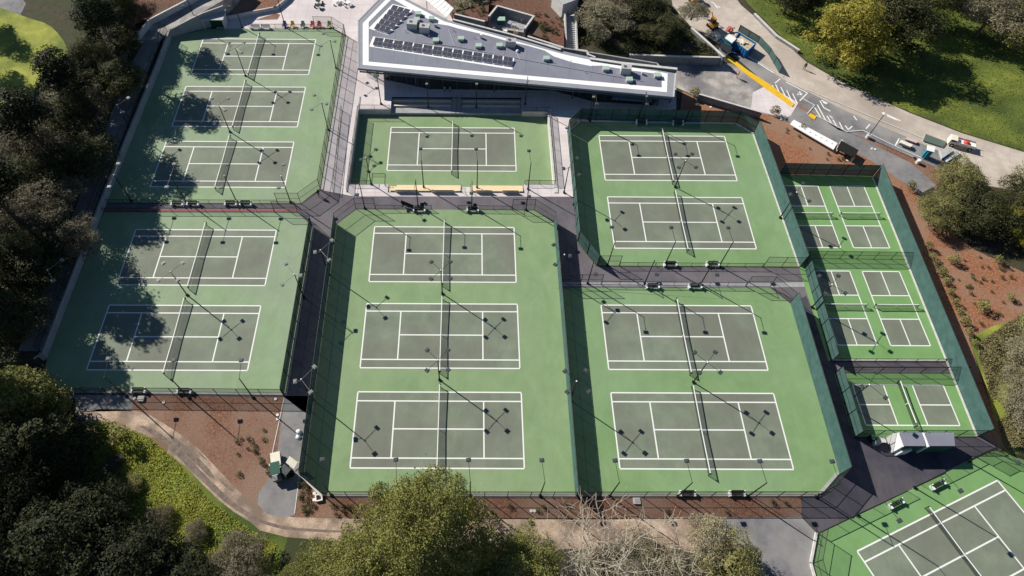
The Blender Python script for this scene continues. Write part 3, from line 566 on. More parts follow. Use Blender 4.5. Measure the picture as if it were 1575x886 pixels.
# garden chairs
for k, (px, nm, c) in enumerate([(438.5, 'blue', (.03, .09, .35)), (450.5, 'yellow', (.75, .48, .03)), (466.5, 'green', (.03, .22, .12)), (481, 'orange', (.75, .20, .02)), (491.5, 'red', (.55, .02, .03)), (507, 'lime green', (.35, .42, .05))]):
    p = G(px, 41.5); cm = flat('chair_'+nm.replace(' ', '_'), c); t = thing('garden_chair', nm+' slatted garden chair behind the north end of the northwest courts', 'garden chair', (p.x, p.y, .03), 0, 'coloured garden chairs in a row')
    s = MB()
    for q in range(4): s.box((0, -.3+.17*q, .38-.03*q), (.66, .15, .04))
    s.build('seat', cm, t)
    s = MB()
    for q in range(5): s.box((-.28+.14*q, .42, .72+.02*(2-abs(q-2))), (.12, .05, .85), 0, -.3)
    s.build('backrest', cm, t)
    for sx in (-.42, .42): MB().box((sx, 0, .56), (.16, .85, .05)).build('armrest', cm, t)
    for sx in (-.38, .38):
        for sy in (-.35, .35): MB().box((sx, sy, .27), (.08, .1, .54)).build('leg', cm, t)
# black leaning boards that throw wide dark shadows
def board(label, px, py, L, Hh, rz, zc=1.2):
    p = G(px, py); t = thing('notice_board', label, 'board', (p.x, p.y, .02), rz)
    MB().box((0, 0, zc), (L, .10, Hh)).build('panel', RUB, t)
    for sx in (-L/2+.2, L/2-.2): MB().tube((sx, 0, 0), (sx, 0, zc+Hh/2), .04).box((sx, 0, .04), (.1, .8, .06)).build('stand', POST, t)
board('black upright board beside the benches north of the centre courts', 627, 319.5, 2.4, 1.0, -.45, .9)
# ---------------------------------------------------------------- hut
p = G(331, 45.5); t = thing('storage_hut', 'small white hut with grey roof and open dark green front by the retaining wall', 'hut', (p.x, p.y, 0))
hw, hd, hh = 2.25, 1.3, 2.5
MB().box((-hw+.1, hd, hh/2), (.2, 2*hd, hh)).box((hw-.1, hd, hh/2), (.2, 2*hd, hh)).box((0, 2*hd-.1, hh/2), (2*hw-.44, .2, hh)).box((0, .1, hh-.13), (2*hw-.44, .2, .26)).build('wall', CONW, t)
MB().box((0, .9, 1.13), (2*hw-.46, .06, 2.26)).build('shutter', HUTG, t)
MB().box((0, hd+.05, hh+.12), (2*hw+.5, 2*hd+.6, .16), 0, .06).build('roof', HVAC, t)
# ---------------------------------------------------------------- west wall, terrace and ramp
def wall(label, pts, thick, m, side=1, name='retaining_wall', group='concrete retaining walls'):
    """pts: (px, py, ztop) at the foot of the wall on level 0; one wall segment after another"""
    P = [(*g2(a, b), h) for a, b, h in pts]; mb = MB(); off = []
    for i in range(len(P)):
        a = Vector(P[max(i-1, 0)][:2]); b = Vector(P[min(i+1, len(P)-1)][:2]); d = (b-a).normalized(); off.append(Vector((-d.y, d.x))*thick*side)
    for i in range(len(P)-1):
        a, b = P[i], P[i+1]; oa, ob = off[i], off[i+1]
        q = [(a[0], a[1]), (b[0], b[1]), (b[0]+ob.x, b[1]+ob.y), (a[0]+oa.x, a[1]+oa.y)]; z = [a[2], b[2], b[2], a[2]]
        mb.v += [(x_[0], x_[1], -.1) for x_ in q] + [(x_[0], x_[1], zz) for x_, zz in zip(q, z)]
        n = len(mb.v)-8; fs = [(0, 3, 2, 1), (4, 5, 6, 7), (0, 1, 5, 4), (1, 2, 6, 5), (2, 3, 7, 6), (3, 0, 4, 7)]
        mb.f += [tuple(k+n for k in f) for f in fs]; mb.mi += [0]*6
    return tag(mb.build(name, m), label, 'wall', group)
WP = [(62, 560, 1.6), (72.8, 551, 1.6), (172.7, 290, 1.6), (244.4, 112, 1.6), (266, 57, 1.75), (300, 48, 3.0), (319.4, 43.2, 3.6), (352, 34, 4.0)]
wall('long pale concrete retaining wall west of the northwest and southwest courts', WP, .35, CONG, 1)
tw = [g2(a, b, 1.6) for a, b in ((54, 556), (60.5, 545), (162, 283), (231, 105), (250, 52))]
b = MB(); poly = tw+[g2(238, 40, 1.6), g2(222, 30, 1.6), g2(215, -5, 1.6), g2(225, -60, 1.6), (-300, 160), (-300, 30), g2(-60, 560, 1.6)]
b.prism(poly, -.2, 1.56); tag(b.build('upper_terrace', FLOOR), kind='structure')
sheet('lawn_left', curvy([(-90, 5), (45, 28), (88, 50), (105, 92), (60, 125), (48, 155), (20, 175), (-90, 200)]), 1.575, GRASSY)
sheet('lawn_upper_path', [(-90, 5), (-60, -40), (0, -40), (40, 5), (30, 26), (-20, 20)], 1.57, ASPG)
def sheetz(name, pts, m, kind='structure'):
    mb = MB(); n = len(pts); vs = [G(a, b_, z) for a, b_, z in pts]; mb.add([tuple(v) for v in vs], [tuple(range(n))]); o = mb.build(name, m); tag(o, kind=kind); return o
sheetz('west_path', [(62, 540, 1.58), (158, 288, 1.58), (228, 108, 1.58), (248, 60, 1.58), (222, 62, 1.58), (195, 110, 1.58), (130, 285, 1.58), (28, 540, 1.58)][::-1], ASPG)
# ramp
mb = MB(); A = [G(248, 60, 1.62), G(260, 46, 1.8), G(312, 18.5, 3.4), G(350, -4, 4.0), G(372, -30, 4.2)]; B = [G(214, 64, 1.62), G(234, 38, 1.9), G(286, 11, 3.3), G(318, -6, 3.9), G(345, -35, 4.2)]
for i in range(4): mb.add([A[i], A[i+1], B[i+1], B[i]], [(0, 1, 2, 3)]); mb.add([(*A[i][:2], -.1), (*A[i+1][:2], -.1), A[i+1], A[i]], [(0, 1, 2, 3)])
tag(mb.build('ramp', WETC), kind='structure')
mb = MB()
for i in range(4):
    a, b2 = B[i], B[i+1]; hgt = 1.3; n2 = Vector((-(b2-a).y, (b2-a).x, 0)).normalized()*.35
    vs = [a-Vector((0, 0, 2)), b2-Vector((0, 0, 2)), b2+n2-Vector((0, 0, 2)), a+n2-Vector((0, 0, 2)), a+Vector((0, 0, hgt)), b2+Vector((0, 0, hgt)), b2+n2+Vector((0, 0, hgt)), a+n2+Vector((0, 0, hgt))]
    mb.add(vs, [(0, 3, 2, 1), (4, 5, 6, 7), (0, 1, 5, 4), (1, 2, 6, 5), (2, 3, 7, 6), (3, 0, 4, 7)])
tag(mb.build('retaining_wall', CONW), 'pale concrete wall on the outer side of the ramp above the hut', 'wall', 'concrete retaining walls')
sheetz('mulch_bank', [(220, 32, 2.8), (285, 4, 4.3), (300, -8, 4.6), (300, -60, 5), (150, -60, 4), (150, 10, 2.8), (190, 45, 2.0)][::-1], MULCHD)
fence('mesh fence standing on the long west retaining wall', [(x, y) for x, y in (g2(164, 282, 1.6), g2(235, 104, 1.6), g2(257, 48, 1.6))], 2.2, 'light', px=False, z=1.6)
fence('mesh fence standing on the west wall beside the southwest courts', [g2(64, 542, 1.6), g2(162, 284, 1.6)], 2.2, 'light', px=False, z=1.6)
wall('low white topped wall curving round the mulch bed behind the plaza', [(352, 31, .9), (400, 21, .9), (426, 16, .9), (443, 2, .9), (452, -10, .9)], .3, CONW, 1)
sheetz('mulch_bed', [(356, 23, .85), (400, 14.5, .85), (428, 8, .85), (442, -8, .85), (440, -50, .85), (350, -50, .85)][::-1], MULCH)
sheet('planter_mulch', [(392, 31), (425, 20), (431, 23), (427, 30)], L1*4, MULCH)
# ---------------------------------------------------------------- building
RZ = 4.6
bt_ = thing('clubhouse', 'long angular clubhouse with flat grey roof, white roof band and solar panels', 'building', (0, 0, 0))
outer = [(551, 32), (551, 105), (1036, 149), (1039, 113), (935, 94), (868, 79), (795, 60), (720, 40), (690, 31), (621, -4), (600, -20), (585, -3)]
op = [g2(a, b, RZ) for a, b in outer]
MB().prism(op, RZ-.5, RZ).build('roof', ROOFB, bt_)
white = [(558, 36), (598, -5), (603, -12), (621, 0), (683, 33), (718, 42.5), (795, 64), (868, 84), (930, 97), (1027, 113), (1025.7, 142), (558, 100)]
MB().prism([g2(a, b, RZ) for a, b in white], RZ+.001, RZ+.03).build('roof_band', ROOFW, bt_)
inner = [(567, 34), (603, -2), (651, 25), (660, 30), (668, 36), (690, 39.5), (705, 44), (750, 54.6), (781, 63.5), (812, 70.5), (838, 78), (852, 87), (880, 96), (908, 101.6), (925, 101), (971, 108.5), (1017.5, 114.5), (1017.5, 134.3), (567, 94.6)]
MB().prism([g2(a, b, RZ+.03) for a, b in inner], RZ+.031, RZ+.06).build('roof_membrane', ROOFG, bt_)
# thin parapet upstand on the east and south-west edges
for a, b in (((1036, 149), (1039, 113)), ((551, 32), (551, 105)), ((551, 32), (585, -3))):
    A_, B_ = Vector(g2(*a, RZ)), Vector(g2(*b, RZ)); d = (B_-A_); mid = (A_+B_)/2; MB().box((mid.x, mid.y, RZ-.15), (d.length, .22, .42), math.atan2(d.y, d.x)).build('parapet', CONW if a[0] > 900 else HVAC, bt_)
MB().prism([g2(a, b, RZ-.5) for a, b in ((553, 110), (1034, 153.5), (1034, 152.3), (553, 108.8))], RZ-.72, RZ-.502).build('fascia', FASC, bt_)
# walls under the roof
fac = [(592, 123), (660.6, 138.3), (850.8, 140.6), (910, 157), (1003, 163), (1022, 145)]
fw = [g2(a, b) for a, b in fac]; back = [g2(1005, 116, 1), g2(860, 92, 1), g2(700, 55, 1), g2(640, 30, 1), g2(590, 70, 1)]
poly = fw+back; n_ = len(poly)
for i in range(n_):
    a, b = Vector(poly[i]), Vector(poly[(i+1) % n_]); d = b-a; L = d.length; ang = math.atan2(d.y, d.x); k = max(1, round(L/2.6)); nn = Vector((d.y, -d.x)).normalized()
    m_ = (a+b)/2
    if i < len(fac)-1:
        wall_lo = MB().box((m_.x, m_.y, 3.75), (L, .22, .7), ang).box((m_.x, m_.y, .12), (L, .26, .24), ang).build('wall', CONG, bt_)
        for q in range(k):
            c = a+d*(q+.5)/k; wn = MB().box((c.x, c.y, 1.82), (L/k-.10, .05, 3.14), ang).build('window', GLASSD, bt_)
            e_ = a+d*q/k; MB().box((e_.x, e_.y, 1.82), (.10, .16, 3.15), ang).build('mullion', FASC, bt_)
    else: MB().box((m_.x, m_.y, 2.05), (L, .25, 4.09), ang).build('wall', CONG, bt_)
MB().prism([g2(a, b, 3.0) for a, b in ((941, 152), (1002, 157), (1006, 146), (944, 141.5))], 2.9, 3.0).build('canopy', mat('panel_blue_grey', (.20, .26, .34), rough=.5), bt_)  # flat blue-grey panel in front of the east glass front
for px, py in ((565, 118), (600, 131), (640, 140), (760, 147), (880, 158), (1010, 168), (1030, 164)):
    c = G(px, py-6); MB().tube((c.x, c.y, 0), (c.x, c.y, RZ-.5), .12).build('column', FASC, bt_)
MB().add([(*g2(564, 118), 0), (*g2(592, 123), 0), (*g2(592, 123), 4.1), (*g2(564, 118), 4.1)], [(0, 1, 2, 3)]).build('glass_screen', mat('clear_glass', (.5, .55, .5), rough=.1, trans=.6), bt_)
def roof_quad_grid(corners, nu, nv, z, z2, gap, sub):
    """tables of solar modules on the roof: each is one part"""
    TL, TR, BR, BL = [Vector(g2(*c, z)) for c in corners]
    P = lambda u, v: TL*(1-u)*(1-v)+TR*u*(1-v)+BR*u*v+BL*(1-u)*v
    for i in range(nu):
        for j in range(nv):
            u0, u1 = (i+gap)/nu, (i+1-gap)/nu; v0, v1 = (j+gap)/nv, (j+1-gap)/nv
            q = [P(u0, v1), P(u1, v1), P(u1, v0), P(u0, v0)]; z_ = [z-.15, z-.15, z2, z2]
            mb = MB(); mb.add([(p.x, p.y, zz) for p, zz in zip(q, z_)]+[(p.x, p.y, zz-.06) for p, zz in zip(q, z_)], [(0, 1, 2, 3), (7, 6, 5, 4), (0, 4, 5, 1), (1, 5, 6, 2), (2, 6, 7, 3), (3, 7, 4, 0)])
            so_ = mb.build('solar_panel', ALU, bt_)
            cm = MB(); su, sv = sub
            for a in range(su):
                for c in range(sv):
                    e_ = .022; U0, U1 = (a+e_)/su, (a+1-e_)/su; V0, V1 = (c+e_)/sv, (c+1-e_)/sv
                    def W(u, v):
                        p = (q[0]*(1-u)+q[1]*u)*(1-v)+(q[3]*(1-u)+q[2]*u)*v; zz = z_[0]*(1-v)+z_[3]*v; return (p.x, p.y, zz+.012)
                    cm.add([W(U0, V0), W(U1, V0), W(U1, V1), W(U0, V1)], [(0, 1, 2, 3)])
            cm.build('solar_cell', SOLAR, so_)
def pad(c, z): MB().prism([g2(a, b, z) for a, b in c], RZ+.061, RZ+.075).build('walkway_pad', ROOFW, bt_)
pad([(574, 56), (791, 89), (788, 107), (568, 71.5)], RZ+.07); pad([(567, 43.5), (604, 6), (636, 14), (597, 54)], RZ+.07)
roof_quad_grid([(577, 57.5), (790, 89.5), (788, 101.5), (571.5, 68.5)], 14, 1, RZ+.45, RZ+.65, .055, (2, 2))
roof_quad_grid([(604.6, 8), (632.5, 16), (595.7, 50.5), (574, 43.5)], 3, 5, RZ+.45, RZ+.65, .05, (2, 1))
for px, py in ((643.5, 21), (664, 28.5), (641, 30), (670.5, 62), (709, 59.5), (736, 70.5), (768, 70), (840.5, 90), (932, 105.7), (968, 122.5), (1011, 116)):
    c = G(px, py, RZ+.4); s = MB().box((c.x, c.y, RZ+.32), (1.15, 1.0, .5)).build('skylight', HVAC, bt_); MB().box((c.x, c.y, RZ+.62), (1.22, 1.06, .10)).build('skylight_dome', SKYL, s)
for px, py, dx, dy, dz, m_ in ((634, 33, 2.1, 1.7, 1.5, HVAC), (653, 39, 2.0, 1.5, 1.5, HVAC), (644, 37, .9, .8, 1.2, FASC), (786, 61, 2.0, 1.2, 1.5, HVAC), (964, 102, 1.9, 1.4, 1.6, HVAC), (740, 53, .4, .4, .9, WHITE), (989, 110, .35, .35, .7, WHITE), (670, 37, .5, .4, .7, HVAC)):
    c = G(px, py, RZ+dz); u = MB().box((c.x, c.y, RZ+dz/2), (dx, dy, dz), -.12).build('hvac_unit', m_, bt_)
    if dx > 1: MB().tube((c.x-.3, c.y, RZ+dz), (c.x-.3, c.y, RZ+dz+.08), .32, n=10).build('fan_guard', FASC, u)
for a, b in (((600, 62), (700, 72)), ((700, 72), (835, 98)), ((835, 98), (990, 126)), ((690, 46), (700, 72)), ((786, 66), (800, 92))):
    A_, B_ = G(*a, RZ), G(*b, RZ); MB().tube((A_.x, A_.y, RZ+.13), (B_.x, B_.y, RZ+.13), .05).build('conduit', HVAC, bt_)
SEAM = mat('roof_seam', (0.15, 0.155, 0.20), rough=.8)
for k in range(14):
    u = k/13; xa, xb = 572+(1010-572)*u, 603+(1012-603)*u; pa, pb = G(xa, 92+u*38, RZ+.06), G(xa+3, (44, 44, 42, 46, 52, 60, 68, 76, 84, 92, 100, 108, 112, 118)[k], RZ+.06); d = pb-pa; c = (pa+pb)/2
    MB().box((c.x, c.y, RZ+.063), (d.length, .07, .008), math.atan2(d.y, d.x)).build('roof_seam', SEAM, bt_)
c = G(796, 78, RZ+.3); MB().dome((c.x, c.y, RZ+.1), .35, .45).build('roof_vent', WHITE, bt_)
for px, py in ((624, 50), (697, 48), (729, 59), (850, 96), (660, 58), (900, 112)): c = G(px, py, RZ); MB().tube((c.x, c.y, RZ), (c.x, c.y, RZ+.6), .06).build('vent_pipe', HVAC, bt_)
# ---------------------------------------------------------------- north side: walls, stairs, yard, slatted canopy
def wall2(label, pts, z0, z1, thick, m, name='retaining_wall'):
    mb = MB()
    for i in range(len(pts)-1):
        a, b = Vector(g2(*pts[i], z1)), Vector(g2(*pts[i+1], z1)); d = b-a; c = (a+b)/2; mb.box((c.x, c.y, (z0+z1)/2), (d.length+.1, thick, z1-z0-.003*i), math.atan2(d.y, d.x))
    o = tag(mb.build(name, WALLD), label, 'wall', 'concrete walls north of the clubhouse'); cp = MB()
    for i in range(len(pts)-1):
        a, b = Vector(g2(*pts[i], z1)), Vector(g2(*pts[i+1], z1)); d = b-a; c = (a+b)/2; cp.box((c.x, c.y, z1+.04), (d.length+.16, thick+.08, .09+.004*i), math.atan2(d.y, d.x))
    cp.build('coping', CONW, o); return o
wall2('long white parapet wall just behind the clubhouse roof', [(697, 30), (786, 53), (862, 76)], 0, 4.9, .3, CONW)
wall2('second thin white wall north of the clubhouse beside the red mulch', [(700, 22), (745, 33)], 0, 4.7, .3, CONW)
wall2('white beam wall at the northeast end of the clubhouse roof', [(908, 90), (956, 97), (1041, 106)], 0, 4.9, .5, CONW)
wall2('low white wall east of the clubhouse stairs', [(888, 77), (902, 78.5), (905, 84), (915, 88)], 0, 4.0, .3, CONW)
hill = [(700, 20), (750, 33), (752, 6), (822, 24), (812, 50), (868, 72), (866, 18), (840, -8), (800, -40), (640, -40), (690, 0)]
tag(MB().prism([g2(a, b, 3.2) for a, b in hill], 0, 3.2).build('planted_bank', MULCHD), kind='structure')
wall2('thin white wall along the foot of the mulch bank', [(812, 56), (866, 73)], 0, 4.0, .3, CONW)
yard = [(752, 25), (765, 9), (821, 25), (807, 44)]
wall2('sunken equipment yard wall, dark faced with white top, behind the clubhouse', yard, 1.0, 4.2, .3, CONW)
sheetz('equipment_yard', [(753, 30, 2.2), (767, 14, 2.2), (819, 28, 2.2), (806, 50, 2.2), (755, 42, 2.2)][::-1], CONG)
p = G(771, 29, 3.3); t = thing('equipment_cabinet', 'green utility cabinet in the sunken equipment yard', 'cabinet', (p.x, p.y, 2.2)); MB().box((0, 0, .55), (1.4, 1.1, 1.1)).build('body', DGRN, t); MB().box((0, 0, 1.14), (1.6, 1.3, .08)).build('lid', SKYL, t)
for k, (px, py) in enumerate(((790, 38), (777, 47), (794, 47), (804, 28))):
    p = G(px, py, 2.8); t = thing('pipework', ('pipe cluster', 'tan pump unit', 'coiled pipes', 'blue grey tank')[k]+' in the equipment yard behind the clubhouse', 'equipment', (p.x, p.y, 2.2))
    MB().box((0, 0, .3), (.9, .7, .6)).build('body', (HVAC, CREAM, TAN, BLUE)[k] if k < 3 else HVAC, t)
    MB().tube((-.5, 0, .6), (-.5, 0, 1.1), .09).tube((-.5, 0, 1.1), (.6, .2, 1.1), .09).build('pipe', ALU, t)
t = thing('outdoor_stairs', 'concrete stairs with white side walls climbing the bank north of the clubhouse', 'stairs')
a, b = G(871, 26, 3.6), G(886, 26, 3.6); y1 = a.y; y0 = G(878, 80, 1.5).y; xs = (G(870.5, 50, 2.6).x, G(884.5, 50, 2.6).x)
nst = 18
for k in range(nst):
    u = (k+.5)/nst; MB().box(((xs[0]+xs[1])/2, y0+(y1-y0)*u, (1.0+3.0*u)/2), (xs[1]-xs[0], (y1-y0)/nst, 1.0+3.0*u)).build('step', CONG, t)
for x_ in (xs[0]-.16, xs[1]+.16): MB().prism([(x_-.16, y0-.3), (x_+.16, y0-.3), (x_+.16, y1+.2), (x_-.16, y1+.2)], 0, [1.9, 1.9, 4.8, 4.8]).build('side_wall', CONW, t)
t = thing('slatted_canopy', 'white slatted canopy panels at the north corner of the clubhouse', 'canopy')
for k in range(6):
    u0, u1 = k/6+.01, (k+1)/6-.01; TL, TR, BR, BL = [Vector(g2(*c, 5)) for c in ((655, 0), (676, -6), (699, 13), (688, 28))]
    TL = Vector(g2(654, -2, 5)); A0, A1 = Vector(g2(655, 0, 5)), Vector(g2(687, 27, 5)); B0, B1 = Vector(g2(672, -10, 5)), Vector(g2(698, 13, 5))
    q = [A0.lerp(A1, u0), A0.lerp(A1, u1), B0.lerp(B1, u1), B0.lerp(B1, u0)]; MB().prism([(v.x, v.y) for v in q], 4.9, 5.0).build('panel', ROOFW, t)
for c in ((656, 1), (686, 26), (696, 13)): v = G(*c, 5); MB().tube((v.x, v.y, 0), (v.x, v.y, 4.9), .08).build('column', CONG, t)
# small pale building at the top edge
t = thing('pale_shed', 'corner of a pale roofed shed at the top edge above the stairs', 'shed'); q = [g2(a, b, 6.5) for a, b in ((850, -10), (866, 7), (890, -2), (880, -40))]
MB().prism(q, 3, 6.3).build('wall', CONW, t); MB().prism([(x*1.0, y) for x, y in q], 6.3, 6.5).build('roof', HVAC, t)
# retaining wall and bank east
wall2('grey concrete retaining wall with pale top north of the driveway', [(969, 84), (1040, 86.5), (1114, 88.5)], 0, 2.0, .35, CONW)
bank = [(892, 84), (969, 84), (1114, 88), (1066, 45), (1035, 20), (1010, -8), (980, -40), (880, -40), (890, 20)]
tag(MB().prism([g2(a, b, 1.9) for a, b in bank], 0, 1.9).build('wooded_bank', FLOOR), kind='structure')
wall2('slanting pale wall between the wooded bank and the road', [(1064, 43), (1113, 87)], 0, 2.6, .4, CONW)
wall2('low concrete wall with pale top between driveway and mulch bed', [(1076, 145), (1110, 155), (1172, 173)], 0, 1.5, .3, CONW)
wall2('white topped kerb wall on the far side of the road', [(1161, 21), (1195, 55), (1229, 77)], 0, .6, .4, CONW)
# parking markings
def strip(name, a, b, w, m, z=L1*7, z0=0):
    A_, B_ = Vector(g2(*a, z)), Vector(g2(*b, z)); d = (B_-A_).normalized(); n = Vector((-d.y, d.x))*w/2
    return tag(MB().add([(*(A_-n), z), (*(B_-n), z), (*(B_+n), z), (*(A_+n), z)], [(0, 1, 2, 3)]).build(name, m), kind='structure')
for a, b in [((1144, 83), (1190, 112)), ((1209, 126), (1242, 143)), ((1242, 143), (1230, 155)), ((1200, 121), (1192, 128)), ((1188, 131), (1192, 140)), ((1193, 130), (1200, 145)), ((1201, 134), (1210, 152)), ((1210, 139), (1219, 158)), ((1219, 144), (1226, 158)),
  ((1253, 165), (1262, 180)), ((1257, 161), (1270, 185)), ((1261, 155), (1268, 167)), ((1272, 178), (1279, 190)), ((1281, 184), (1288, 196)), ((1291, 188), (1297, 200)), ((1300, 193), (1305, 200)), ((1318, 185), (1313, 178)), ((1338, 191), (1332, 198)), ((1383, 213), (1377, 224)), ((1311, 194), (1305, 199)), ((1281, 182), (1276, 178))]:
    strip('parking_marking', a, b, .22, LINE)
def sign_marks(label_pts):
    for a, b in label_pts: strip('parking_symbol', a, b, .28, LINE, L1*8)
sign_marks([((1227, 146), (1231, 141)), ((1230, 143), (1234, 145)), ((1228, 144), (1233, 146)), ((1263, 154), (1273, 159)), ((1266, 157), (1271, 160)), ((1268, 166), (1277, 171)), ((1094, 3), (1100, 6)), ((1099, 6), (1104, 13)), ((1104, 9), (1108, 12)), ((1364, 176), (1385, 186)), ((1364, 178), (1380, 185))])
for lb, pl in (('yellow_kerb_strip', [(1115, 85), (1121, 86), (1150, 108), (1186, 131), (1222, 160), (1218, 164.5), (1182, 139), (1150, 115.5), (1121, 92)]), ('yellow_kerb_strip', [(1246, 174), (1256, 179), (1253, 184), (1243, 178)])):
    tag(MB().prism([g2(a, b, .1) for a, b in pl], L1, .12).build(lb, YEL), kind='structure')
for i, (a, b) in enumerate([((1234, 152), (1252, 162)), ((1253, 162), (1241, 176)), ((1255, 178), (1302, 203)), ((1302, 203), (1327, 201)), ((1327, 201), (1380, 227)), ((1380, 227), (1450, 258)), ((1142, 82), (1205, 118)), ((1240, 138), (1440, 222))]):
    A_, B_ = Vector(g2(*a)), Vector(g2(*b)); d = B_-A_; c = (A_+B_)/2; tag(MB().box((c.x, c.y, .06), (d.length, .2, .12+.002*i), math.atan2(d.y, d.x)).build('kerb', CONW), kind='structure')
# ---------------------------------------------------------------- trees
def crown_mesh(name, lobes, n, leaf, mats, flat_=0.5, droop=0.0, seed=0, asp=1.0):
    """lobes: (x, y, z, rx, ry, rz); n leaves spread through the shells of the lobes"""
    r = np.random.default_rng(seed); L = np.array(lobes, float); area = (L[:, 3]*L[:, 4]+L[:, 3]*L[:, 5]); pr = area/area.sum()
    idx = r.choice(len(L), n, p=pr); d = r.normal(size=(n, 3)); d /= np.linalg.norm(d, axis=1)[:, None]; d[:, 2] = np.where(d[:, 2] < -.55, -d[:, 2], d[:, 2])
    rad = r.uniform(.55, 1.0, n)**.45; nz = 1+.22*np.sin(d[:, 0]*5+idx)*np.cos(d[:, 1]*6+idx*2)+.15*np.sin(d[:, 2]*9+idx*3); nz += np.where(r.uniform(size=n) < .10, r.uniform(0, .45, n), 0)
    c = L[idx, :3]+d*L[idx, 3:]*(rad*nz)[:, None]; c[:, 2] -= droop*(1-d[:, 2])*r.uniform(0, 1, n)
    nrm = d+r.normal(size=(n, 3))*flat_; nrm /= np.linalg.norm(nrm, axis=1)[:, None]
    u = np.cross(nrm, r.normal(size=(n, 3))); u /= np.linalg.norm(u, axis=1)[:, None]; v = np.cross(nrm, u)
    s = leaf*r.uniform(.55, 1.3, n)[:, None]; a = s*r.uniform(.35, .7, n)[:, None]*asp
    V = np.empty((n, 4, 3)); V[:, 0] = c-u*s; V[:, 1] = c-v*a; V[:, 2] = c+u*s; V[:, 3] = c+v*a
    me = bpy.data.meshes.new(name); me.vertices.add(4*n); me.vertices.foreach_set('co', V.ravel()); me.loops.add(4*n); me.loops.foreach_set('vertex_index', np.arange(4*n))
    me.polygons.add(n); me.polygons.foreach_set('loop_start', np.arange(0, 4*n, 4)); me.polygons.foreach_set('loop_total', np.full(n, 4)); me.materials.append(mats); me.update(calc_edges=True); return me
def lobes_broad(R, Hc, k, seed, base=.35):
    r = random.Random(seed); o = [(0, 0, Hc*.72, R*.5, R*.5, Hc*.26)]
    for i in range(k):
        a = r.uniform(0, 2*PI); q = r.uniform(.35, .78)*R; z = Hc*(base+r.uniform(.05, .5))*(1-.25*q/R); s = r.uniform(.13, .36)*R
        o.append((q*math.cos(a), q*math.sin(a), z, s, s*r.uniform(.8, 1.15), s*r.uniform(.6, .85)))
    return o
def lobes_conifer(R, Hc, k, seed):
    r = random.Random(seed); o = []
    for i in range(k):
        u = (i+.5)/k; a = i*2.4+r.uniform(-.4, .4); q = R*(1-u)**.8*r.uniform(.45, .85); z = Hc*(.12+.86*u); s = R*(.18+.24*(1-u))*r.uniform(.8, 1.2)
        o.append((q*math.cos(a), q*math.sin(a), z, s, s, s*.6))
    o.append((0, 0, Hc*.55, R*.4, R*.4, Hc*.36)); o.append((0, 0, Hc*.93, R*.12, R*.12, Hc*.09)); return o
def limbs(Hc, R, lobes, r0, seed, name='trunk', mt=None, k=9):
    r = random.Random(seed); mb = MB(); top = Vector((r.uniform(-.4, .4), r.uniform(-.4, .4), Hc*.55))
    mid = Vector((top.x*.3, top.y*.3, Hc*.25)); mb.tube((0, 0, -.3), mid, r0, r0*.75, 8); mb.tube(mid, top, r0*.75, r0*.45, 8)
    for l in sorted(lobes, key=lambda q: -q[3])[:k]:
        s = mid.lerp(top, r.uniform(.1, 1)); e_ = Vector(l[:3]); q = s.lerp(e_, .5)+Vector((0, 0, -.08*Hc)); mb.tube(s, q, r0*.35, r0*.22, 6); mb.tube(q, e_, r0*.22, r0*.07, 5)
    return mb.mesh(name, mt or BARK)
lm_dark = leafmat('leaf_dark', (.028, .034, .014), (.070, .076, .028), (.11, .105, .04))
lm_shade = leafmat('leaf_shade_dark', (.012, .018, .008), (.034, .044, .016), (.06, .065, .022))  # shade inside the wood put into the leaf colour
lm_brown = leafmat('leaf_brown_grey', (.075, .066, .042), (.165, .150, .095), (.24, .20, .13))
lm_olive = leafmat('leaf_olive', (.135, .140, .045), (.26, .25, .085), (.33, .30, .12))
lm_grey = leafmat('leaf_greygreen', (.16, .145, .085), (.32, .30, .185), (.42, .36, .25))
lm_yel = leafmat('leaf_yellow', (.135, .13, .022), (.31, .28, .045), (.40, .34, .06))
lm_con = leafmat('leaf_conifer', (.105, .120, .030), (.205, .210, .055), (.27, .255, .08))
lm_lime = leafmat('leaf_lime', (.18, .22, .022), (.35, .38, .05), (.46, .42, .10))
KIND = {}
def reg(key, R, Hc, lob, n, leaf, lm, r0, seed, mt=None, flat_=.5, droop=0.): KIND[key] = (crown_mesh('crown', lob, n, leaf, lm, flat_, droop, seed), limbs(Hc, R, lob, r0, seed, mt=mt), R, Hc)
for k in range(3):
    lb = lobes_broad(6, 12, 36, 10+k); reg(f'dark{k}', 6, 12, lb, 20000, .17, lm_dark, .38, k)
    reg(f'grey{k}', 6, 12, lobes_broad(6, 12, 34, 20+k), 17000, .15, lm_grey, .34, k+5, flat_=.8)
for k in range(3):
    for nm_, m_ in (('black', lm_shade), ('brown', lm_brown)):  # black kinds: dark crowns with the shade-darkened leaf colour
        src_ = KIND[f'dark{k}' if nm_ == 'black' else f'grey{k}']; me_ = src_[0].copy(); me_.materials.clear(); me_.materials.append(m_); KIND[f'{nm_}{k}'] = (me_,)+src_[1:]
for k in range(2):
    reg(f'olive{k}', 6, 12, lobes_broad(6, 12, 38, 30+k), 22000, .15, lm_olive, .36, k+9)
    reg(f'yellow{k}', 6, 11, lobes_broad(6, 11, 34, 40+k, .25), 22000, .16, lm_yel, .36, k+12)
    reg(f'conifer{k}', 5, 20, lobes_conifer(5, 20, 46, 50+k), 26000, .20, lm_con, .42, k+14, droop=.5)
    reg(f'darkcon{k}', 4.5, 19, lobes_conifer(4.5, 19, 40, 60+k), 16000, .22, lm_dark, .40, k+17, droop=.5)
NLAB = {}
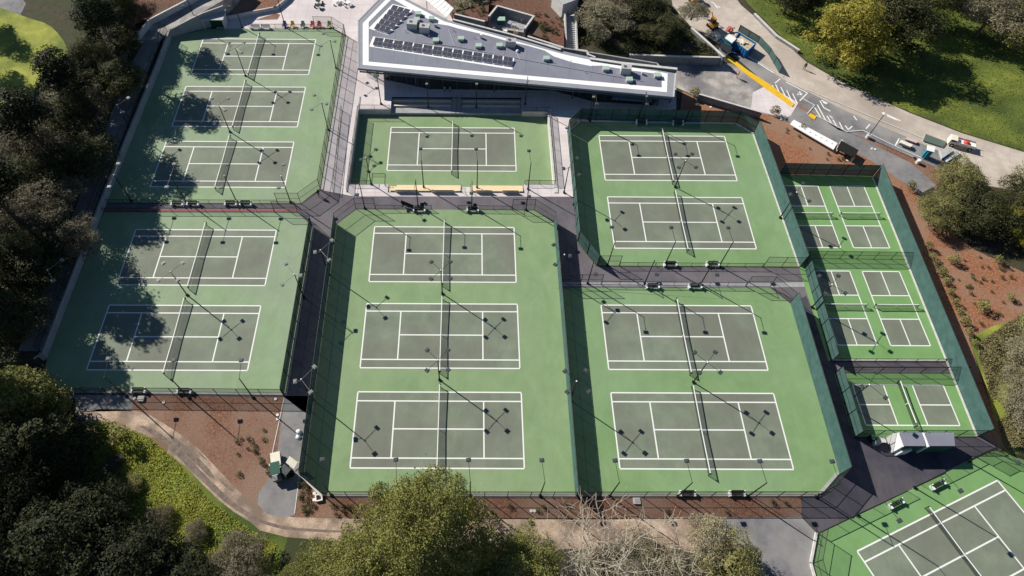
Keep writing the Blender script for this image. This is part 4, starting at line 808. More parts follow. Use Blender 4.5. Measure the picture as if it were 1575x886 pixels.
def tree(key, px, py, R, Hc, label, cat='tree', name='tree', z=0.0, at=None, rz=None):
    cm, tm, R0, H0 = KIND[key]; p = G(px, py, z) if at is None else Vector((*at, z)); rz = random.uniform(0, 6.28) if rz is None else rz
    t = thing(name, label, cat, (p.x, p.y, z), rz); t.scale = (R/R0, R/R0, Hc/H0)
    inst('crown', cm, t); inst('trunk', tm, t); return t
T = tree
# west side wood
west = [('brown2', 160, 112, 5.2, 8, 'olive grey tree at the top of the left wood'), ('dark0', 175, 60, 5.5, 10, 'dark tree at the upper left nearest the ramp'), ('brown1', 150, 185, 5.5, 8, 'grey tree in the left wood beside the lawn edge'), ('dark1', 140, 165, 5.2, 8, 'dark tree in the left wood behind the lawn'),
 ('dark2', 150, 265, 5.5, 8, 'dark tree in the middle of the left wood'), ('brown0', 85, 255, 6, 8.5, 'pale grey green tree below the lawn'), ('brown1', 35, 262, 6, 8.5, 'brown brown tree at the left edge just below the lawn'), ('brown2', 95, 335, 6, 8, 'brown grey tree beside the west path'), ('brown0', 45, 360, 6.5, 8, 'grey tree at the left edge level with the red strip'),
 ('dark0', 75, 430, 6, 7, 'dark low tree left of the southwest courts'), ('dark1', 15, 440, 6, 9, 'dark tree at the left edge level with the southwest courts'), ('dark2', 10, 520, 6, 9, 'dark tree at the left edge near the wall end'), ('olive1', 195, 18, 4.0, 7, 'small olive tree beside the mulch bank')]
west += [('dark2', 195, 150, 5, 8, 'dark tree on the edge of the west path near the ramp foot'), ('dark0', 120, 215, 5.5, 8, 'dark tree deep in the left wood'), ('dark1', 60, 300, 5.5, 8, 'dark tree between two pale trees at the left edge'), ('brown2', 130, 385, 4.5, 6, 'pale twiggy tree beside the west path, lower down'), ('dark0', 200, 85, 4.5, 7, 'dark tree nearest the foot of the ramp'), ('brown1', 20, 380, 5.5, 7, 'brown grey tree at the left edge opposite the upper southwest court'), ('dark2', 50, 500, 5, 7, 'dark tree close to the wall end')]
for key, px, py, R, Hc, lb in west: T(key, px, py, R, Hc, lb, z=1.55)
reg('tall', 4.5, 20, [(x, y, 12+z, a, a, a*.8) for x, y, z, a in ((0, 0, 2, 2.6), (1.8, .5, 0, 1.8), (-1.7, .8, 1, 1.9), (.5, -1.9, .5, 1.8), (-.5, 1.9, 2, 1.8), (0, 0, 5.5, 2.0), (1.2, 1.0, 4, 1.6), (-1.4, -.9, 4, 1.5), (2.6, -.8, 2, 1.2), (-2.8, -.6, -1, 1.3), (.8, 2.9, .6, 1.1))], 9000, .20, lm_shade, .34, 77)
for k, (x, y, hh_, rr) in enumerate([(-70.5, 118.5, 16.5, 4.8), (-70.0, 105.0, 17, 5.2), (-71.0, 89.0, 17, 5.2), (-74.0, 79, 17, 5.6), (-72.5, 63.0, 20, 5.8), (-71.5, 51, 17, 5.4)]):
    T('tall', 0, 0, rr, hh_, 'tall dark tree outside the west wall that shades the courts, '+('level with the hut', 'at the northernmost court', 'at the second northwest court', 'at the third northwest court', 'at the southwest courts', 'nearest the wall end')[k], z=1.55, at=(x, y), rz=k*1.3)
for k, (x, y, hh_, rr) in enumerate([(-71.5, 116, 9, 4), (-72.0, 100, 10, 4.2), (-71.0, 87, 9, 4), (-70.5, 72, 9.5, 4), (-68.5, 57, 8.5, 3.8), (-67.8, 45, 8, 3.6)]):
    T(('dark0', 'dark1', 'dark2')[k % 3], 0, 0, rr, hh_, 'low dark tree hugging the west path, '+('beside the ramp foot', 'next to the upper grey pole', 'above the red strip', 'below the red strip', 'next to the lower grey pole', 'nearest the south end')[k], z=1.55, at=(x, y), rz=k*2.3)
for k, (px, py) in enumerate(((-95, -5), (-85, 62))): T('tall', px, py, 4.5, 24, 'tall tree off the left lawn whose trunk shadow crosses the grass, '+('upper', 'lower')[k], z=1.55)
# lower left wood
for key, px, py, R, Hc, lb in [('darkcon0', 30, 690, 6, 10, 'dark conifer at the left edge beside the access pad'), ('conifer0', 62, 640, 5.6, 15, 'olive conifer leaning over the left edge'), ('black1', 60, 740, 7, 12, 'large dark tree in the lower left wood'), ('black0', 120, 850, 7, 11, 'large dark tree at the bottom left'),
  ('darkcon1', 110, 700, 5, 11, 'dark conifer beside the bright grass at the lower left'), ('black2', 215, 885, 6.5, 8, 'dark rounded tree at the bottom edge left of the dirt path'), ('black1', 20, 850, 7, 12, 'dark tree in the bottom left corner'), ('black0', 300, 905, 5, 6, 'dark shrubby tree near the bend of the dirt path'), ('brown1', 385, 875, 4.4, 5, 'grey shrubby tree beside the dirt path at the bottom'), ('black2', 165, 790, 5, 7, 'dark low tree on the bright grass slope')]:
    T(key, px, py, R, Hc, lb)
# big conifers bottom centre
def lobes_frond(k, seed):
    r = random.Random(seed); o = [(0, 0, 7.2, 3.6, 3.6, 3.6), (2.2, 0, 5.5, 2.8, 2.8, 2.6), (-2.2, 0, 5.5, 2.8, 2.8, 2.6), (0, 2.2, 5.5, 2.8, 2.8, 2.6), (0, -2.2, 5.5, 2.8, 2.8, 2.6)]
    for i in range(k):
        a = r.uniform(0, 2*PI); u = r.random()**.5; q = u*5.6*(1+.16*math.sin(a*5+seed)+.08*math.sin(a*11)); top = 11.3-7.4*u**1.4+r.uniform(-1.7, 1.1); w = r.uniform(.38, 1.05)*(1.15-.3*u)
        o.append((q*math.cos(a), q*math.sin(a), top, w, w*r.uniform(.7, 1.2), w*r.uniform(.5, .8)))
    return o
reg('frond', 6, 12, lobes_frond(150, 91), 75000, .088, lm_con, .4, 91, flat_=.75, droop=.35)
reg('frond2', 6, 12, lobes_frond(130, 95), 70000, .088, lm_con, .4, 92, flat_=.75, droop=.35)
T('frond', 0, 0, 8.4, 24.5, 'biggest olive green tree rising in front of the centre courts', 'tree', 'cypress_tree', at=(-4.6, 14.6), rz=.3)
T('frond2', 0, 0, 8.0, 14, 'wide olive tree left of the biggest tree at the bottom', 'tree', 'cypress_tree', at=(-12.3, 10.5), rz=1.3)
T('frond2', 0, 0, 7.6, 13, 'wide olive tree right of the biggest tree at the bottom', 'tree', 'cypress_tree', at=(5.6, 10.0), rz=2.2)
T('frond', 0, 0, 7.0, 12, 'low olive tree at the bottom edge under the biggest tree', 'tree', 'cypress_tree', at=(-3.5, 5.5), rz=4.2)
T('frond', 0, 0, 5.0, 10, 'small olive tree at the bottom edge next to the dark wood', 'tree', 'cypress_tree', at=(-19.5, 9), rz=3.2)
T('olive1', 1110, 885, 4.6, 7, 'loose olive tree right of the bare branches at the bottom')
T('grey1', 1075, 840, 3.6, 7, 'loose straw coloured tree behind the bare branches')
T('grey0', 1020, 885, 4.2, 5, 'low grey bush under the bare branches')
for k, (px, py, R_) in enumerate(((188, 708, 2.6), (222, 738, 2.2), (262, 790, 2.8), (318, 812, 2.6), (372, 842, 2.8), (345, 870, 3.2))):
    T(('brown0', 'olive1', 'brown1')[k % 3], px-14, py+10, R_*.72, 1.2+.25*k, ('brown twiggy bush in the bright grass nearest the dark wood', 'olive bush in the bright grass below the puddle', 'wide brown bush at the lower edge of the bright grass', 'brown bush in the bright grass near the path bend', 'olive bush beside the path near the bottom edge', 'brown bush at the bottom edge below the bright grass')[k], 'bush', 'bush')
# bare tree
def bare_mesh(seed, Hc, R, n0=7):
    r = random.Random(seed); mb = MB()
    def grow(p, d, L, rad, lev):
        q = p; dd = d.copy(); segs = 3
        for s in range(segs):
            dd = (dd+Vector((r.uniform(-.3, .3), r.uniform(-.3, .3), r.uniform(-.12, .2)))).normalized(); nq = q+dd*L/segs; r1 = rad*(1-.25*(s+1)/segs)
            mb.tube(q, nq, max(.028, rad*(1-.25*s/segs)), max(.022, r1), 6 if lev < 2 else 3); q = nq
            if lev < 4 and s > 0:
                for k in range(3 if lev == 3 else 2): a = Vector((r.uniform(-1, 1), r.uniform(-1, 1), r.uniform(-.2, .7))).normalized(); grow(q, (dd*.6+a*.8).normalized(), L*r.uniform(.5, .75), rad*.5, lev+1)
    for k in range(n0): a = 2*PI*k/n0+r.uniform(-.3, .3); grow(Vector((0, 0, Hc*.2)), Vector((math.cos(a)*.8, math.sin(a)*.8, r.uniform(.15, .6))).normalized(), R*.8, .17, 1)
    mb.tube((0, 0, -.3), (0, 0, Hc*.22), .34, .28, 8); return mb
p = G(955, 945); t = thing('bare_tree', 'leafless pale branched tree at the bottom edge right of the conifers', 'tree', (p.x, p.y, 0)); bare_mesh(3, 5.0, 9.5, 15).build('trunk', BARKP, t); t.scale = (1, 1, .62)
TWIG = mat('twig_grey_tan', (.25, .215, .165), (.44, .39, .31), 1.5, .95)
r_ = random.Random(12); lb_ = [(q*math.cos(a), q*math.sin(a), r_.uniform(1.6, 4.6), w, w, w*.5) for q, a, w in [(r_.uniform(1.5, 7.6), r_.uniform(0, 6.28), r_.uniform(.8, 1.7)) for _ in range(36)]]
o = bpy.data.objects.new('twigs', crown_mesh('twigs', lb_, 30000, .36, TWIG, .9, 0, 44, .07)); link(o, t)
for k, (px, py, lb) in enumerate(((925, 880, 'pale twiggy bush under the left of the bare branches'), (985, 850, 'pale twiggy bush behind the bare branches'))): T('grey%d' % k, px, py, 3.6, 3.2, lb)
# north and east trees
bushy = [('grey2', 925, 50, 6.3, 6.5, 'grey brown bushy tree on the wooded bank east of the stairs'), ('grey0', 945, 20, 5, 6, 'grey green tree at the top of the wooded bank'), ('dark0', 985, 35, 6, 6.5, 'dark tree in the middle of the wooded bank'), ('dark1', 1015, 60, 5, 5, 'dark low tree above the grey retaining wall'), ('grey1', 1063, 30, 3.6, 4, 'pale twiggy bush at the slanting wall by the road'),
 ('dark2', 950, -15, 6, 7, 'dark tree at the top edge above the stairs'), ('dark0', 720, -12, 5, 6, 'dark tree at the top edge above the red bank')]
for key, px, py, R, Hc, lb in bushy: T(key, px, py, R, Hc, lb, z=1.9)
for key, px, py, R, Hc, lb in [('yellow0', 1285, 92, 9.2, 14, 'round yellow green tree beside the road at the upper right'), ('dark1', 1352, 82, 8.5, 14, 'dark tree right of the round yellow tree'), ('olive1', 1400, 28, 8, 13, 'olive tree at the top right of the yellow tree'), ('yellow1', 1240, -15, 5, 9, 'dark yellow tree top above the kerb wall'),
  ('grey2', 1500, 55, 7.5, 11, 'olive grey tree on the right lawn'), ('olive0', 1558, 78, 7.5, 12, 'large olive tree at the right edge of the lawn'), ('grey1', 1505, 25, 6, 9, 'grey tree behind the olive trees on the lawn'), ('dark2', 1205, 20, 6.5, 9, 'dark tree behind the kerb wall'), ('dark0', 1445, -10, 7, 10, 'dark tree at the top edge over the lawn'),
  ('olive1', 1462, 296, 5.2, 6, 'grey olive tree between footpath and road at the right'), ('olive0', 1438, 340, 4.6, 5, 'olive tree at the corner of the mulch slope'), ('dark2', 1500, 340, 6, 6, 'dark tree behind the small yellow tree'), ('yellow1', 1535, 350, 3.6, 5, 'small yellow green tree at the right edge'), ('dark1', 1565, 330, 6, 7, 'dark tree at the right edge beyond the yellow one'), ('olive1', 1580, 300, 5, 7, 'olive tree at the right edge beside the road'),
  ('yellow0', 1590, 385, 4, 4, 'low yellow bush at the right edge'), ('grey0', 1575, 560, 5, 6, 'grey green tree at the right edge below the mulch slope'), ('grey2', 1560, 610, 4.4, 4.5, 'pale bush at the right edge beside the long fence'), ('olive0', 1600, 520, 5, 6, 'olive bush tree at the right edge above the pale bush'), ('grey1', 1590, 660, 5, 4, 'pale bush lowest on the right edge'), ('olive1', 1560, 12, 6, 9, 'olive tree in the top right corner')]:
    T(key, px, py, R, Hc, lb)
# young plants in the mulch
sh = crown_mesh('foliage', [(0, 0, .55, .5, .5, .5), (.3, .1, .4, .35, .3, .3), (-.25, .2, .45, .3, .35, .35)], 420, .075, lm_olive, .7, 0, 5)
shd = crown_mesh('foliage', [(0, 0, .35, .4, .4, .35), (.2, .1, .25, .25, .25, .2)], 220, .07, leafmat('leaf_shrub', (.07, .09, .03), (.13, .15, .06), (.17, .17, .08)), .7, 0, 6)
stem = MB().tube((0, 0, -.05), (0, 0, .4), .03, .02, 5).tube((0, 0, .2), (.2, .1, .5), .02, .01, 4).mesh('stem', BARK)
def shrub(px, py, s, label, group, me=sh, z=0.):
    p = G(px, py, z); t = thing('young_shrub', label, 'shrub', (p.x, p.y, z), random.uniform(0, 6), group); t.scale = (s, s, s*random.uniform(.8, 1.2)); inst('foliage', me, t); inst('stem', stem, t)
NUM = 'first second third fourth fifth sixth seventh eighth ninth tenth eleventh twelfth'.split()
for px, py, s in [(1397, 290, 1.6), (1425, 382, 1.3), (1432, 397, 1.2), (1438, 408, 1.3), (1446, 421, 1.5), (1453, 435, 1.3), (1458, 452, 1.3), (1467, 467, 1.2), (1473, 482, 1.3), (1480, 496, 1.4), (1486, 513, 1.2), (1495, 530, 1.2)]: shrub(px, py, s, 'young shrub in the row along the long east fence, '+NUM.pop(0)+' from the top', 'young shrubs in a row along the east fence')
for px, py, s, lb in [(1463, 402, 1.7, 'green shrub on the red slope nearest the fence row'), (1530, 403, 1.3, 'small upright shrub high on the red slope'), (1508, 475, 1.9, 'wide green shrub low on the red slope'), (1553, 460, 1.2, 'shrub at the lower right of the red slope'), (1190, 175, 1.7, 'dark young shrub between driveway wall and long white table'), (1233, 198, 1.3, 'young shrub in front of the long white table'), (1068, 146, 1.8, 'young shrub at the west end of the low driveway wall'), (192, 676, 2.6, 'dark shrub on the bright grass beside the dirt path')]: shrub(px, py, s, lb, 'single shrubs')
for k in range(46):
    px, py = random.choice([(random.uniform(355, 425), random.uniform(660, 735)), (random.uniform(470, 560), random.uniform(770, 792)), (random.uniform(740, 1220), random.uniform(772, 790)), (random.uniform(460, 480), random.uniform(745, 790))])
    shrub(px, py, random.uniform(.6, 1.0), 'small freshly planted shrub in the mulch south of the courts', 'small shrubs planted in the southern mulch', shd)
for k in range(40):
    px, py = random.uniform(1200, 1320), random.uniform(195, 250)
    if (py-195) > (px-1200)*.62+8 or py < 172+(px-1200)*.55+20 or px > 1300: px, py = random.uniform(1470, 1560), random.uniform(395, 500)
    shrub(px, py, random.uniform(.5, .9), 'small sprig of ground planting in the eastern red mulch', 'sprigs planted in the eastern mulch', shd)
for k in range(44): shrub(random.uniform(823, 862) if k % 3 else random.uniform(705, 745), random.uniform(22, 60) if k % 3 else random.uniform(2, 24), random.uniform(.6, 1.3), 'small dark sprig on the red bank beside the stairs', 'sprigs on the red bank', shd, 3.2)
# ground cover: leafy undergrowth no one could count
def cover(name, poly, n, leaf, lm, z=0.0, hmax=.5, seed=1, clump=.35):
    r = np.random.default_rng(seed); P = np.array([g2(a, b, z) for a, b in poly]); lo, hi = P.min(0), P.max(0); pts = np.empty((0, 2))
    while len(pts) < n:
        q = r.uniform(lo, hi, (n*3, 2)); ins = np.zeros(len(q), bool); j = len(P)-1
        for i in range(len(P)):
            c = ((P[i, 1] > q[:, 1]) != (P[j, 1] > q[:, 1])) & (q[:, 0] < (P[j, 0]-P[i, 0])*(q[:, 1]-P[i, 1])/(P[j, 1]-P[i, 1]+1e-9)+P[i, 0]); ins ^= c; j = i
        q = q[ins]; d_ = np.sin(q[:, 0]*.9+seed)*np.cos(q[:, 1]*1.1)+np.sin(q[:, 0]*.37-q[:, 1]*.5); q = q[d_ > r.uniform(-1.6, 1.2, len(q))*clump*2]; pts = np.vstack([pts, q])
    pts = pts[:n]; hgt = (.5+.5*np.sin(pts[:, 0]*1.3)*np.cos(pts[:, 1]*1.2))*hmax; c = np.column_stack([pts, z+r.uniform(0.02, 1, n)*hgt+.03])
    nrm = r.normal(size=(n, 3))*.6+[0, 0, 1]; nrm /= np.linalg.norm(nrm, axis=1)[:, None]; u = np.cross(nrm, r.normal(size=(n, 3))); u /= np.linalg.norm(u, axis=1)[:, None]; v = np.cross(nrm, u)
    s = leaf*r.uniform(.5, 1.4, n)[:, None]; V = np.empty((n, 4, 3)); V[:, 0] = c-u*s; V[:, 1] = c-v*s*.5; V[:, 2] = c+u*s; V[:, 3] = c+v*s*.5
    me = bpy.data.meshes.new(name); me.vertices.add(4*n); me.vertices.foreach_set('co', V.ravel()); me.loops.add(4*n); me.loops.foreach_set('vertex_index', np.arange(4*n)); me.polygons.add(n); me.polygons.foreach_set('loop_start', np.arange(0, 4*n, 4)); me.polygons.foreach_set('loop_total', np.full(n, 4)); me.materials.append(lm); me.update(calc_edges=True)
    o = bpy.data.objects.new(name, me); COL.objects.link(o); tag(o, kind='stuff'); return o
tag(cover('grass', [(108, 652), (180, 648), (228, 672), (275, 712), (318, 766), (372, 806), (425, 838), (410, 886), (60, 886), (60, 700)], 56000, .105, lm_lime, 0, .5, 2, .8), 'bright green grass and weeds beside the dirt path', 'grass')
tag(cover('grass', [(1150, 0), (1240, 92), (1300, 128), (1400, 172), (1480, 203), (1575, 232), (1640, 250), (1640, -20), (1140, -20)], 30000, .12, leafmat('leaf_lawn', (.11, .15, .025), (.205, .23, .04), (.26, .26, .06)), 0, .12, 3, 1.2), 'mown green lawn on the upper right', 'grass')
tag(cover('undergrowth', [(0, 170), (60, 150), (90, 110), (200, 60), (195, 110), (130, 285), (28, 540), (0, 545)], 26000, .20, lm_grey, 1.56, 1.0, 4), 'grey leafy undergrowth between the wood and the west path', 'undergrowth')
tag(cover('undergrowth', [(892, 82), (1110, 86), (1066, 47), (1020, 5), (890, 0)], 16000, .18, lm_dark, 1.9, .8, 5), 'dark undergrowth on the wooded bank', 'undergrowth')
tag(cover('undergrowth', [(1500, 530), (1575, 480), (1575, 690), (1545, 690), (1520, 600)], 16000, .16, leafmat('leaf_dry', (.13, .13, .05), (.24, .22, .09), (.34, .28, .16)), 0, .7, 6), 'dry yellow green undergrowth beside the long east fence', 'undergrowth')
tag(cover('undergrowth', [(700, 18), (752, 5), (760, -10), (690, -10)], 4000, .15, lm_grey, 3.2, .6, 7), 'brown undergrowth on the bank above the clubhouse', 'undergrowth')
tag(cover('undergrowth', [(0, 600), (115, 600), (115, 886), (0, 886)], 15000, .2, lm_dark, 0, 1.2, 8), 'dark undergrowth in the lower left wood', 'undergrowth')
# ---------------------------------------------------------------- shelters east of the pickleball court
for k, (x0, x1) in enumerate(((1385, 1421), (1424, 1467))):
    A_, B_, C_, D_ = [Vector(g2(a, b, 2.7)) for a, b in ((x0, 667), (x1, 667), (x1+2, 686), (x0+2, 686))]
    t = thing('open_shelter', ('grey roofed shelter with open white end, beside the lowest pickleball court', 'grey roofed shelter nearer the long east fence')[k], 'shelter')
    MB().prism([tuple(v) for v in (A_, B_, C_, D_)], 2.6, 2.72).build('roof', ROOFG if k == 0 else HVAC and ROOFG, t)
    c = (A_+D_)/2; d = D_-A_; MB().box((c.x-.12, c.y, 1.4), (.22, d.length+.2, 2.8)).build('end_wall', WHITE, t)
    c = (A_+B_)/2; MB().box((c.x, c.y+.1, 1.38), ((B_-A_).length, .12, 2.76)).build('back_wall', WHITE, t)
    c = (C_+D_)/2; MB().box((c.x, c.y, 1.25), ((B_-A_).length-.2, .1, 2.4)).build('front_panel', DGRN, t)
A_ = G(1380, 688, .0); t = thing('equipment_box', 'white framed box with yellow green lid at the end of the grey shelters', 'box', (G(1377, 686).x, G(1377, 686).y, 0), .15)
MB().box((0, 0, .9), (1.5, 2.6, 1.8)).build('body', WHITE, t); MB().box((-.1, -.1, 1.86), (1.1, 2.0, .1)).build('lid', mat('yellow_green', (.38, .38, .05), rough=.7), t)
for k, (px, py) in enumerate(((1345, 682), (1352, 680), (1338, 676))):
    p = G(px, py); t = thing('storage_bin', ('grey bin', 'white topped bin', 'dark bin')[k]+' in the shade west of the grey shelters', 'bin', (p.x, p.y, 0)); MB().box((0, 0, .5), (.7, .7, 1)).build('body', (HVAC, RUB, RUB)[k], t); MB().box((0, -.02, 1.04), (.76, .76, .08)).build('lid', (LAMPD, WHITE, DGRN)[k], t)
# ---------------------------------------------------------------- utility cart and tipped trailer on the service path
p = G(427, 718); t = thing('utility_cart', 'small grey green utility cart parked on the service path', 'cart', (p.x, p.y, 0), .25)
MB().box((0, .8, .75), (1.3, 1.9, .5)).build('cargo_bed', CREAM, t); MB().box((0, -.7, 1.75), (1.25, 1.7, .1)).build('canopy', DGRN, t); MB().box((0, -.9, .65), (1.25, 1.2, .5)).build('body', HVAC, t); MB().box((0, -1.75, .7), (1.2, .7, .6)).build('bonnet', LAMPG, t)
for sx in (-.55, .55):
    for sy in (-1.5, -.05): MB().tube((sx, sy, .9), (sx, sy, 1.72), .03).build('roof_post', POST, t)
    for sy in (-1.5, 1.2):
        wh = MB().tube((sx-.1, sy, .33), (sx+.1, sy, .33), .33, n=12).build('tyre', RUB, t); MB().tube((sx-.11, sy, .33), (sx+.11, sy, .33), .16, n=8).build('rim', ALU, wh)
p = G(447, 722); t = thing('tipped_trailer', 'dark trailer with pale tilted board standing on the service path', 'trailer', (p.x, p.y, 0), -.6)
MB().box((0, -.6, .9), (1.6, 1.3, 1.0)).build('box', RUB, t); MB().box((0, -.6, 1.5), (1.3, 1.0, .15)).build('cover', LAMPD, t); MB().box((.1, .65, 1.6), (1.5, 1.0, .1), 0, .5).build('board', CREAM, t)
for sx in (-.85, .85): MB().tube((sx-.08, -.4, .35), (sx+.08, -.4, .35), .35, n=12).build('tyre', RUB, t)
MB().tube((0, .2, .5), (.6, 1.8, .3), .05).build('drawbar', CREAM, t)
p = G(459.5, 665); t = thing('white_sack', 'white sack of material against the screened fence by the service path', 'sack', (p.x, p.y, 0)); MB().dome((0, 0, 0), .45, .5).dome((.05, -.7, 0), .4, .4).build('sack', WHITE, t)
wall2('pale slanting kerb wall outside the southwest corner of the centre courts', [(466, 733), (494.5, 762)], 0, .35, .3, CONW)
p = G(491, 766); t = thing('valve_box', 'white open valve box at the end of the slanting kerb wall', 'valve box', (p.x, p.y, 0), .2)
for dx, dy, lx, ly in ((-.4, 0, .15, .9), (.4, 0, .15, .9), (0, .4, .66, .14), (0, -.4, .66, .14)): MB().box((dx, dy, .2), (lx, ly, .4)).build('side', WHITE, t)
strip('path_edging', (437, 612), (418, 700), .12, CONW, .06); strip('path_edging', (461, 727), (453, 790), .12, CONW, .06)
for k, (px, py) in enumerate(((427, 638.5), (427, 644.5), (416, 715), (483.5, 759), (483, 769), (1202, 184), (1207, 185), (1303, 247), (1309, 248), (1341, 229), (1346, 230), (817, 786), (822, 786), (207, 613), (252, 619), (1093, 165), (1120, 172), (424, 614))):
    p = G(px, py); t = thing('irrigation_lid', 'small white irrigation lid lying in the mulch', 'lid', (p.x, p.y, 0), 0, 'small white lids in the mulch'); MB().tube((0, 0, 0), (0, 0, .12), .22, .2, 10).build('cap', WHITE, t); MB().tube((0, 0, .11), (0, 0, .15), .05, n=6).build('knob', HVAC, t)
p = G(217.5, 614); t = thing('valve_box', 'pale square valve box behind the west bench of the southwest courts', 'valve box', (p.x, p.y, 0)); MB().box((0, 0, .15), (.9, .8, .3)).build('body', CONW, t); MB().box((0, 0, .31), (.6, .5, .04)).build('lid', HVAC, t)
p = G(979, 771); t = thing('valve_box', 'pale square valve box in the mulch south of the eastern courts', 'valve box', (p.x, p.y, 0)); MB().box((0, 0, .15), (.9, .8, .3)).build('body', CONW, t); MB().box((0, 0, .31), (.6, .5, .04)).build('lid', HVAC, t)
p = G(107, 670); t = thing('wooden_post', 'pale topped stump post on the bright grass at the left', 'post', (p.x, p.y, 0)); MB().box((0, 0, .6), (.5, .5, 1.2)).build('post', BARK, t); MB().box((0, 0, 1.24), (.7, .7, .08)).build('cap', CREAM, t)
# ---------------------------------------------------------------- roadside objects
def quadbox(name, parent, pts, z0, z1, m): return MB().prism([g2(a, b, z1) for a, b in pts], z0, z1).build(name, m, parent)
t = thing('long_white_table', 'long white table with a row of small dark marks beside the footpath', 'table'); quadbox('top', t, [(1221, 184), (1288, 220), (1282, 230), (1215, 191)], .6, .75, ROOFW)
A_, B_ = Vector(g2(1230, 195, .75)), Vector(g2(1280, 221, .75))
for k in range(7): c = A_.lerp(B_, k/6); MB().box((c.x, c.y, .76), (.28, .14, .02), -.5).build('plate', FASC, t)
for a in ((1221, 188), (1250, 206), (1282, 223)): c = G(*a, .6); MB().box((c.x, c.y, .3), (.3, .8, .6), 1.0).build('leg', CONW, t)
t = thing('black_shelter', 'small black topped shelter at the east end of the long white table', 'shelter'); quadbox('roof', t, [(1294, 216), (1321, 231), (1314, 243), (1287, 229)], 1.2, 1.3, RUB)
for a in ((1290, 226), (1314, 240), (1296, 216)): c = G(*a, 1.2); MB().box((c.x, c.y, .6), (.15, .6, 1.19)).build('side_panel', ALU, t)
def container(name, label, cat, pts, z1, body, fill, ribs=6):
    P = [Vector(g2(a, b, z1)) for a, b in pts]; t = thing(name, label, cat)
    cen = sum(P, Vector((0, 0)))/4
    for i in range(4):
        a, b = P[i], P[(i+1) % 4]; d = b-a; c = (a+b)/2; s = MB().box((c.x, c.y, z1/2), (d.length, .12, z1-.01*i), math.atan2(d.y, d.x)).build('side', body, t)
        rb = MB(); n2 = (c-cen).normalized()
        for k in range(ribs): q = a+d*(k+.5)/ribs+n2*.08; rb.box((q.x, q.y, z1/2), (.14, .12, z1*.94), math.atan2(d.y, d.x))
        rb.build('rib', body, s)
    MB().prism([tuple(cen.lerp(p, .93)) for p in P], .05, z1*.82).build('contents', fill, t)
    r = random.Random(len(label)); mb = MB()
    for k in range(16): q = cen+sum(((p-cen)*r.uniform(0, .42) for p in P), Vector((0, 0))); mb.box((q.x, q.y, z1*.84+r.uniform(0, .3)), (r.uniform(.3, 1.4), r.uniform(.1, .5), .12), r.uniform(0, 3), r.uniform(-.3, .3))
    mb.build('debris', (CREAM if ribs > 4 else TAN), t); return t
container('dumpster', 'blue ribbed dumpster filled with pale building debris beside the road', 'dumpster', [(1137, 50), (1163, 66), (1150, 78), (1128, 62)], 1.9, BLUE, TAN)
t = thing('portable_toilet', 'teal portable toilet with white roof beside the blue dumpster', 'portable toilet'); quadbox('roof', t, [(1122, 52), (1133, 59), (1126, 66), (1115, 58)], 2.2, 2.35, WHITE); quadbox('body', t, [(1121.5, 53), (1132, 59.5), (1126, 65.5), (1116, 58.5)], 0, 2.195, TEAL); c = G(1120, 68, 1); MB().box((c.x, c.y, 1), (.7, .05, 1.8), -.6).build('door', mat('teal_door', (.05, .28, .33), rough=.5), t)
t = thing('site_container', 'dark grey site box next to the teal portable toilet', 'container'); quadbox('body', t, [(1113, 66), (1126, 73), (1119, 80), (1107, 72)], 0, 1.5, HVAC); quadbox('lid', t, [(1112, 65), (1127, 73), (1119, 81), (1106, 72)], 1.502, 1.6, DARKM)
p = G(1095, 42); t = thing('mini_excavator', 'small orange excavator beside the debris pile at the roadside', 'excavator', (p.x, p.y, 0), .5)
for sx in (-.6, .6): MB().box((sx, 0, .28), (.35, 2.2, .5)).build('track', RUB, t)
MB().box((0, -.2, .95), (1.4, 1.5, .8)).build('body', ORANGE, t); MB().box((-.2, .1, 1.8), (.9, .9, .9)).build('cab', DARKM, t); MB().box((-.2, .1, 2.28), (1.0, 1.0, .08)).build('cab_roof', ORANGE, t)
MB().tube((.4, .6, 1.1), (.6, 1.8, 2.4), .14, .12).tube((.6, 1.8, 2.4), (.6, 3.0, 1.2), .12, .09).build('boom', ORANGE, t); MB().box((.6, 3.0, .9), (.6, .5, .6)).build('bucket', DARKM, t)
p = G(1066, 1); t = thing('excavator', 'orange machine with long shadow at the top edge of the road', 'machine', (p.x, p.y, 0), .2); MB().box((0, 0, 1.0), (1.8, 2.4, 1.0)).build('body', ORANGE, t); MB().box((0, .3, 2.0), (1.2, 1.2, 1.0)).build('cab', CREAM, t)
for sx in (-.8, .8): MB().box((sx, 0, .3), (.4, 2.8, .6)).build('track', RUB, t)
r = random.Random(4)
for k, (px, py, lb) in enumerate(((1100, 55, 'white board pile behind the mini excavator'), (1106, 62, 'grey pipe pile left of the site box'), (1122, 47, 'red and pink sheeting heap beside the dumpster'), (1132, 83, 'dark blue heap in front of the dumpster'), (1132, 76, 'red sheeting heap under the dumpster edge'))):
    p = G(px, py); t = thing('debris_heap', lb, 'debris', (p.x, p.y, 0)); c_ = (CREAM, HVAC, mat('red_sheet', (.45, .12, .10), rough=.8), mat('navy_sheet', (.02, .03, .10), rough=.7), mat('red_sheet', (0, 0, 0)))[k]
    for q in range(6): MB().box((r.uniform(-.6, .6), r.uniform(-.5, .5), .1+.12*q), (r.uniform(.6, 1.6), r.uniform(.3, .8), .12), r.uniform(0, 3), r.uniform(-.15, .15)).build('board', c_, t)
# green sheet fence by the road
P0 = [g2(a, b) for a, b in ((1135, 48), (1165, 66), (1182, 84), (1198, 112))]
fence('short green screen fence curving between dumpster and road', P0, 1.6, 'screen', px=False, group='roadside fences')
